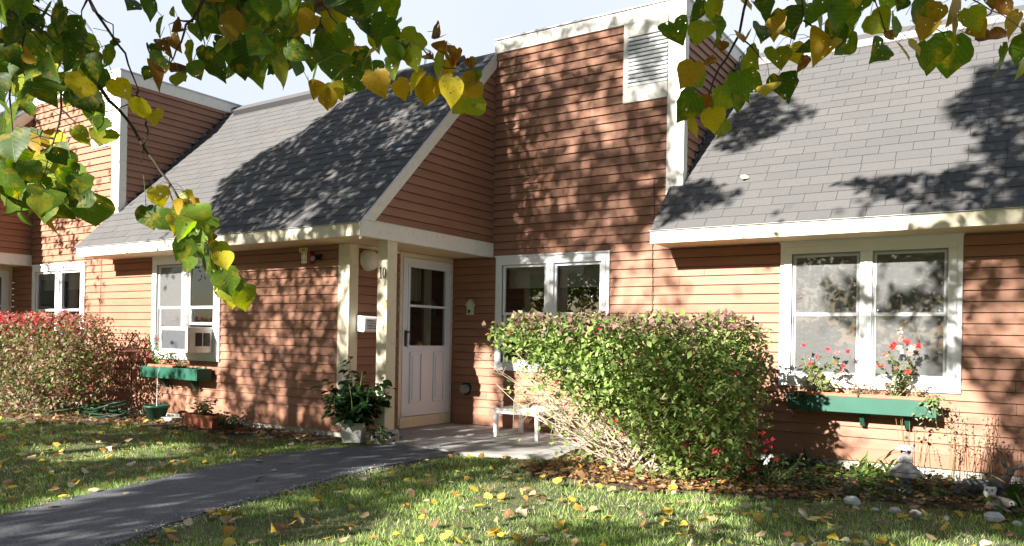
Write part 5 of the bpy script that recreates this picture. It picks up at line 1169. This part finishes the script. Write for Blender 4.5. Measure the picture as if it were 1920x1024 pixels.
        cols = np.array([GD, GM, GM, GL, YG, YB])[r.integers(0, 6, N0)]
        cloud('crown', LEAF_T, LEAF_F, basis(T, Nn), P, r.uniform(.08, .125, N0), cols, M['crownleaf'], t)
        if ti: continue
        # limbs that carry the sprays over the camera, then twigs, leaf stalks and leaves
        m = MB()
        for s_, e_, z0 in (('l', at(-200, -120, 2.2), 3.9), ('m', at(560, -200, 2.4), 4.3), ('r', at(1560, -220, 2.65), 4.1)):
            s0 = Vector((tx, ty, z0)); md = s0.lerp(e_, .55) + Vector((0, 0, .75)); q = [s0.lerp(md, u) for u in (0, .35, .7)] + [md] + [md.lerp(e_, u) for u in (.4, .8, 1)]
            m.tube(q, [.07, .06, .05, .04, .025, .014, .008], 8)
            for b in TW[s_] + (TW['t'] if s_ == 'l' else []):
                p = at(*b[0])
                if b[0][1] < -30 and (p - e_).length > .02: u0 = md.lerp(e_, .75); m.tube([u0, u0.lerp(p, .5) + Vector((0, 0, .05)), p], [.010, .007, .005], 6)
        m.build('limb', bark, t, True)
        m = MB()
        for k, br in TW.items():
            for b in br:
                pts = [at(*p) for p in b]; fine = []
                for i in range(len(pts) - 1):
                    for u in (0, .5): fine.append(pts[i].lerp(pts[i + 1], u) + Vector((r.normal() * .003, r.normal() * .003, r.normal() * .003)) * (1 if u else 0))
                fine.append(pts[-1]); n_ = len(fine); r0 = .0052 if len(b) > 5 else .0034
                m.tube(fine, [r0 * (1 - .72 * i / (n_ - 1)) for i in range(n_)], 6)
        tb = m.build('twigs', M['twig'], t, True)
        m = MB(); G = {}
        for (x, y, sz, k, ds, sp) in rays:
            c_ = at(x, y, ds); L = sz * ds / F_PX * 1.0; L = max(.03, min(.155, L))
            lean = r.normal() * .6; tip = Vector((_rt.x * lean, _rt.y * lean, -1)) + _fw * float(r.normal() * .45); tip.normalize()
            nrm = -_fw + _rt * float(r.normal() * .75) + _up * float(r.normal() * .5 + .3)
            if k in 'b' or (k == 'o' and r.random() < .45): v = 8 + int(r.integers(3))
            else: v = int(r.integers(8))
            base = c_ - tip * L * .5
            j = min(anchor[sp], key=lambda a: (a - base).length_squared)
            d = j - base
            if d.length > .13: j = base + d * (.13 / d.length) + Vector((0, 0, .02))
            m.tube([base + tip * .02 * L, base.lerp(j, .5) + Vector((0, 0, .010)), j], [.0011, .0009, .0009], 4, cap=False)
            G.setdefault(v, []).append((tuple(tip), tuple(nrm), tuple(base), L, tuple(np.array(KEY[k]) * r.uniform(.82, 1.2))))
        m.build('leaf_stalks', M['greenstem'], t)
        for v, lst in G.items():
            T_, F_ = (HEARTS + CURLED)[v]
            Rm = basis([a[0] for a in lst], [a[1] for a in lst]); Rm[:, :, 0] *= r.uniform(.72, 1.08, len(lst))[:, None]; Rm[:, :, 2] *= r.uniform(.5, 1.6, len(lst))[:, None]
            cloud('hanging_leaves', T_, F_, Rm, np.array([a[2] for a in lst]), np.array([a[3] for a in lst]), np.array([a[4] for a in lst]), M['linden'], t, smooth=True)
lindens()

# ------------------------------------------------------------------ lawn, leaf litter, fallen leaves, what the windows mirror
def lawn():
    r = np.random.default_rng(77); Ps = []
    for (x0, x1, y0, y1, dens) in ((-6.0, 2.0, 2.0, 4.4, 5200), (-6.5, 3.2, 4.4, 7.2, 2800), (-13.5, -5.0, 2.0, 6.2, 2300)):
        n = int((x1 - x0) * (y1 - y0) * dens); Ps.append(np.stack([r.uniform(x0, x1, n), r.uniform(y0, y1, n)], 1))
    P = np.concatenate(Ps); x, y = P[:, 0], P[:, 1]
    ok = ~inpoly(x + r.normal(size=len(x)) * .025, y + r.normal(size=len(x)) * .025, PATH) & ~inpoly(x, y, SLAB)
    jb = r.normal(size=(2, len(x))) * .12
    ok &= ~(inpoly(x + jb[0], y + jb[1], BED) & (r.random(len(x)) < .97)) & ~(inpoly(x + jb[0], y + jb[1], BEDL) & (r.random(len(x)) < .96))
    # in view only, with a margin
    u = (x * _rt.x + y * _rt.y) / (x * _fw.x + y * _fw.y); ok &= (np.abs(u) < .95)
    patch = np.sin(x * 1.7 + 2 * np.sin(y * 1.3)) * np.sin(y * 2.1 + 1.5 * np.sin(x)) + .5 * np.sin(x * 5 + y * 3)
    ok &= r.random(len(x)) < np.clip(.82 + .25 * patch, .3, 1)
    x, y = x[ok], y[ok]; patch = patch[ok]; n = len(x); z = gz(x, y) - .005
    d = np.stack([r.normal(size=n) * .45, r.normal(size=n) * .45, np.ones(n)], 1)
    nn_ = np.stack([r.normal(size=n), r.normal(size=n), .35 * np.ones(n)], 1)
    L = r.uniform(.022, .055, n) * (1 + .25 * patch)
    pal = np.array([(.19, .28, .07), (.25, .34, .10), (.13, .23, .05), (.32, .40, .15), (.40, .42, .21), (.50, .46, .30)])
    ix = r.choice(6, n, p=[.28, .24, .22, .14, .07, .05])
    BT = [(-.045, 0, 0), (.045, 0, 0), (-.04, .5, .03), (.04, .5, .03), (0, 1, -.12)]
    tag(cloud('grass', BT, [(0, 1, 3, 2), (2, 3, 4)], basis(d, nn_), np.stack([x, y, z], 1), L, pal[ix] * r.uniform(1.05, 1.6, n)[:, None], M['grass']), 'green autumn lawn grass', 'grass', kind='stuff')
lawn()
m = MB(); m.tube([(-5.02, 4.02, .014), (-5.10, 4.10, .02), (-5.16, 4.22, .016)], [.006, .005, .003], 5); tag(m.build('fallen_twig', M['wood']), 'short dark twig lying on the asphalt path', 'twig')
def gravel():
    r = np.random.default_rng(5); P = []
    while len(P) < 1500:
        i = r.integers(len(PATH)); a, b = np.array(PATH[i]), np.array(PATH[(i + 1) % len(PATH)])
        if i in (0, 20, 21) or 10 <= i <= 12 or r.random() > (.9 if i < 8 else .25): continue
        p = a + (b - a) * r.random() + r.normal(size=2) * .06 + np.array((.03 if i < 11 else -.03, 0)); P.append((p[0], p[1], max(.008 if inpoly(p[:1], p[1:], PATH)[0] else 0, float(gz(*p)) + .008)))
    n = len(P); T_ = [(-.5, -.4, 0), (.5, -.45, 0), (.45, .45, 0), (-.4, .5, 0), (-.25, -.2, .5), (.3, -.2, .45), (.1, .3, .5)]
    F_ = [(0, 1, 5, 4), (1, 2, 6, 5), (2, 3, 6), (3, 0, 4, 6), (4, 5, 6)]
    tag(cloud('gravel', T_, F_, basis(np.stack([r.normal(size=n), r.normal(size=n), np.zeros(n)], 1), np.tile([(0, 0, 1.)], (n, 1))), np.array(P), r.uniform(.004, .013, n), np.array([(.30, .28, .25), (.2, .19, .18), (.42, .39, .34), (.12, .11, .11)])[r.integers(0, 4, n)], M['dead0']), 'loose gravel and grit along the path edges', 'gravel', kind='stuff')
M['dead0'] = leafmat('grit', False, 0, False, .8, 1)
gravel()
FALL = {'yellow': (.55, .40, .06), 'tan': (.42, .29, .17), 'brown': (.20, .11, .06), 'orange': (.46, .24, .06), 'pale': (.55, .47, .33), 'rust': (.30, .13, .07)}
def litter():
    r = np.random.default_rng(99)
    def spots(n, x0, x1, y0, y1, f):
        out = []
        while len(out) < n:
            x, y = r.uniform(x0, x1), r.uniform(y0, y1)
            u = (x * _rt.x + y * _rt.y) / (x * _fw.x + y * _fw.y)
            if abs(u) < .67 and f(x, y): out.append((x, y))
        return out
    on = lambda x, y, p: bool(inpoly(np.array([x]), np.array([y]), p)[0])
    lawnf = lambda x, y: not on(x, y, SLAB) and (not on(x, y, PATH) or r.random() < .03)
    sp = spots(560, -6.0, .8, 2.3, 6.7, lawnf) + spots(480, -13.0, -5.2, 2.3, 6.1, lawnf)
    sp += spots(10, -6.4, -4, 6.4, 8.2, lambda x, y: on(x, y, SLAB))
    dist = lambda p: (p[0] ** 2 + p[1] ** 2)
    sp.sort(key=dist); near, far = sp[:298], sp[298:]
    names = list(FALL); protos = {}
    for nm in names:
        for v, (T_, F_) in enumerate((HEARTS[1], HEARTS[3], CURLED[1])):
            protos[nm, v] = cloud('fallen_leaf', T_, F_, basis([(0, 1, 0)], [(0, 0, 1)]), np.array([(0, -.5, 0)]), np.array([1.0]), np.array([FALL[nm]]), M['dead'], mesh_only=True)
    prob = np.array([.30, .22, .14, .12, .16, .06])
    first = None
    for (x, y) in near:
        nm = names[r.choice(6, p=prob)]; v = int(r.choice(3, p=[.4, .35, .25])); z = float(gz(x, y)); pth = on(x, y, PATH) or on(x, y, SLAB)
        o = bpy.data.objects.new('fallen_leaf', protos[nm, v]) if first is None else first.copy()
        first = first or o; o.data = protos[nm, v]; C.objects.link(o)
        s = r.uniform(.042, .078); o.scale = (s, s, s); o.location = (x, y, (.012 if pth else z + .03) + r.uniform(0, .018)); o.rotation_euler = (r.normal() * .35, r.normal() * .35 + (math.pi if r.random() < .3 else 0), r.uniform(0, 6.28))
        where = 'lying on the dark path' if pth else ('lying on the lawn right of the path' if x > -4.9 + .0 * y and x > -5 else 'lying on the lawn left of the path')
        tag(o, f'{nm} fallen linden leaf {where}', 'leaf', 'fallen leaves on the ground')
    p = onRoof(1397, 335, 7.76, 2.37, 1.03); o = bpy.data.objects.new('fallen_leaf', protos['pale', 0]); C.objects.link(o); o.scale = (.085,) * 3; o.location = (p.x, p.y - .02, p.z + .02); o.rotation_euler = (.8, .1, .4)
    tag(o, 'single pale leaf lying on the right roof', 'leaf')
    n = len(far); P = np.array([(x, y, float(gz(x, y)) + .035) for x, y in far]); T = np.stack([r.normal(size=n), r.normal(size=n), r.normal(size=n) * .25], 1)
    tag(cloud('scattered_leaves', *HEARTS[1], basis(T, np.stack([r.normal(size=n) * .4, r.normal(size=n) * .4, np.ones(n)], 1)), P, r.uniform(.035, .075, n), np.array([FALL[names[i]] for i in r.choice(6, n, p=prob)]), M['dead']), 'fallen leaves farther off on the lawn', 'leaves', kind='stuff')
    # deep litter under the shrubs and along the walls
    pts = []
    for (x0, x1, y0, y1, n, f) in ((-4.0, -1.2, 5.75, 7.4, 2600, lambda x, y: on(x, y, BED) and ((x + 2.7) / 1.5) ** 2 + ((y - 6.5) / .9) ** 2 < 1 + r.normal() * .15), (-1.9, .7, 6.5, 8.2, 700, lambda x, y: on(x, y, BED)), (-13, -6.5, 4.8, 6.35, 1700, lambda x, y: on(x, y, BEDL))):
        pts += spots(n, x0, x1, y0, y1, f)
    n = len(pts); P = np.array([(x, y, float(gz(x, y)) + .03 + r.random() * .025) for x, y in pts]); T = np.stack([r.normal(size=n), r.normal(size=n), r.normal(size=n) * .25], 1)
    cols = np.array([FALL['tan'], FALL['brown'], FALL['rust'], FALL['orange'], (.13, .08, .05), (.32, .20, .12)])[r.integers(0, 6, n)]
    tag(cloud('leaf_litter', LEAF_T, LEAF_F, basis(T, np.stack([r.normal(size=n) * .45, r.normal(size=n) * .45, np.ones(n)], 1)), P, r.uniform(.03, .07, n), cols, M['dead']), 'brown and orange leaf litter under the shrubs', 'leaf litter', kind='stuff')
    # unseen tree belt far behind the camera, added for pane reflections and blocking low sky
    n = 50000; a = r.uniform(0, 1, n); X = -42 + 75 * a; Y = -24 + r.normal(size=n) * 2.0; Z = (9.0 + 1.0 * np.sin(X * .5) + .7 * np.sin(X * 1.3)) * np.sqrt(r.random(n))
    tag(cloud('treeline', LEAF_T, LEAF_F, basis(rdir(n), rdir(n)), np.stack([X, Y, Z], 1), r.uniform(.22, .5, n), np.array([(.05, .09, .02), (.09, .12, .03), (.16, .13, .03), (.035, .06, .02)])[r.integers(0, 4, n)], M['leaf']), 'far unseen belt of trees mirrored in the windows', 'trees', kind='stuff')
litter()
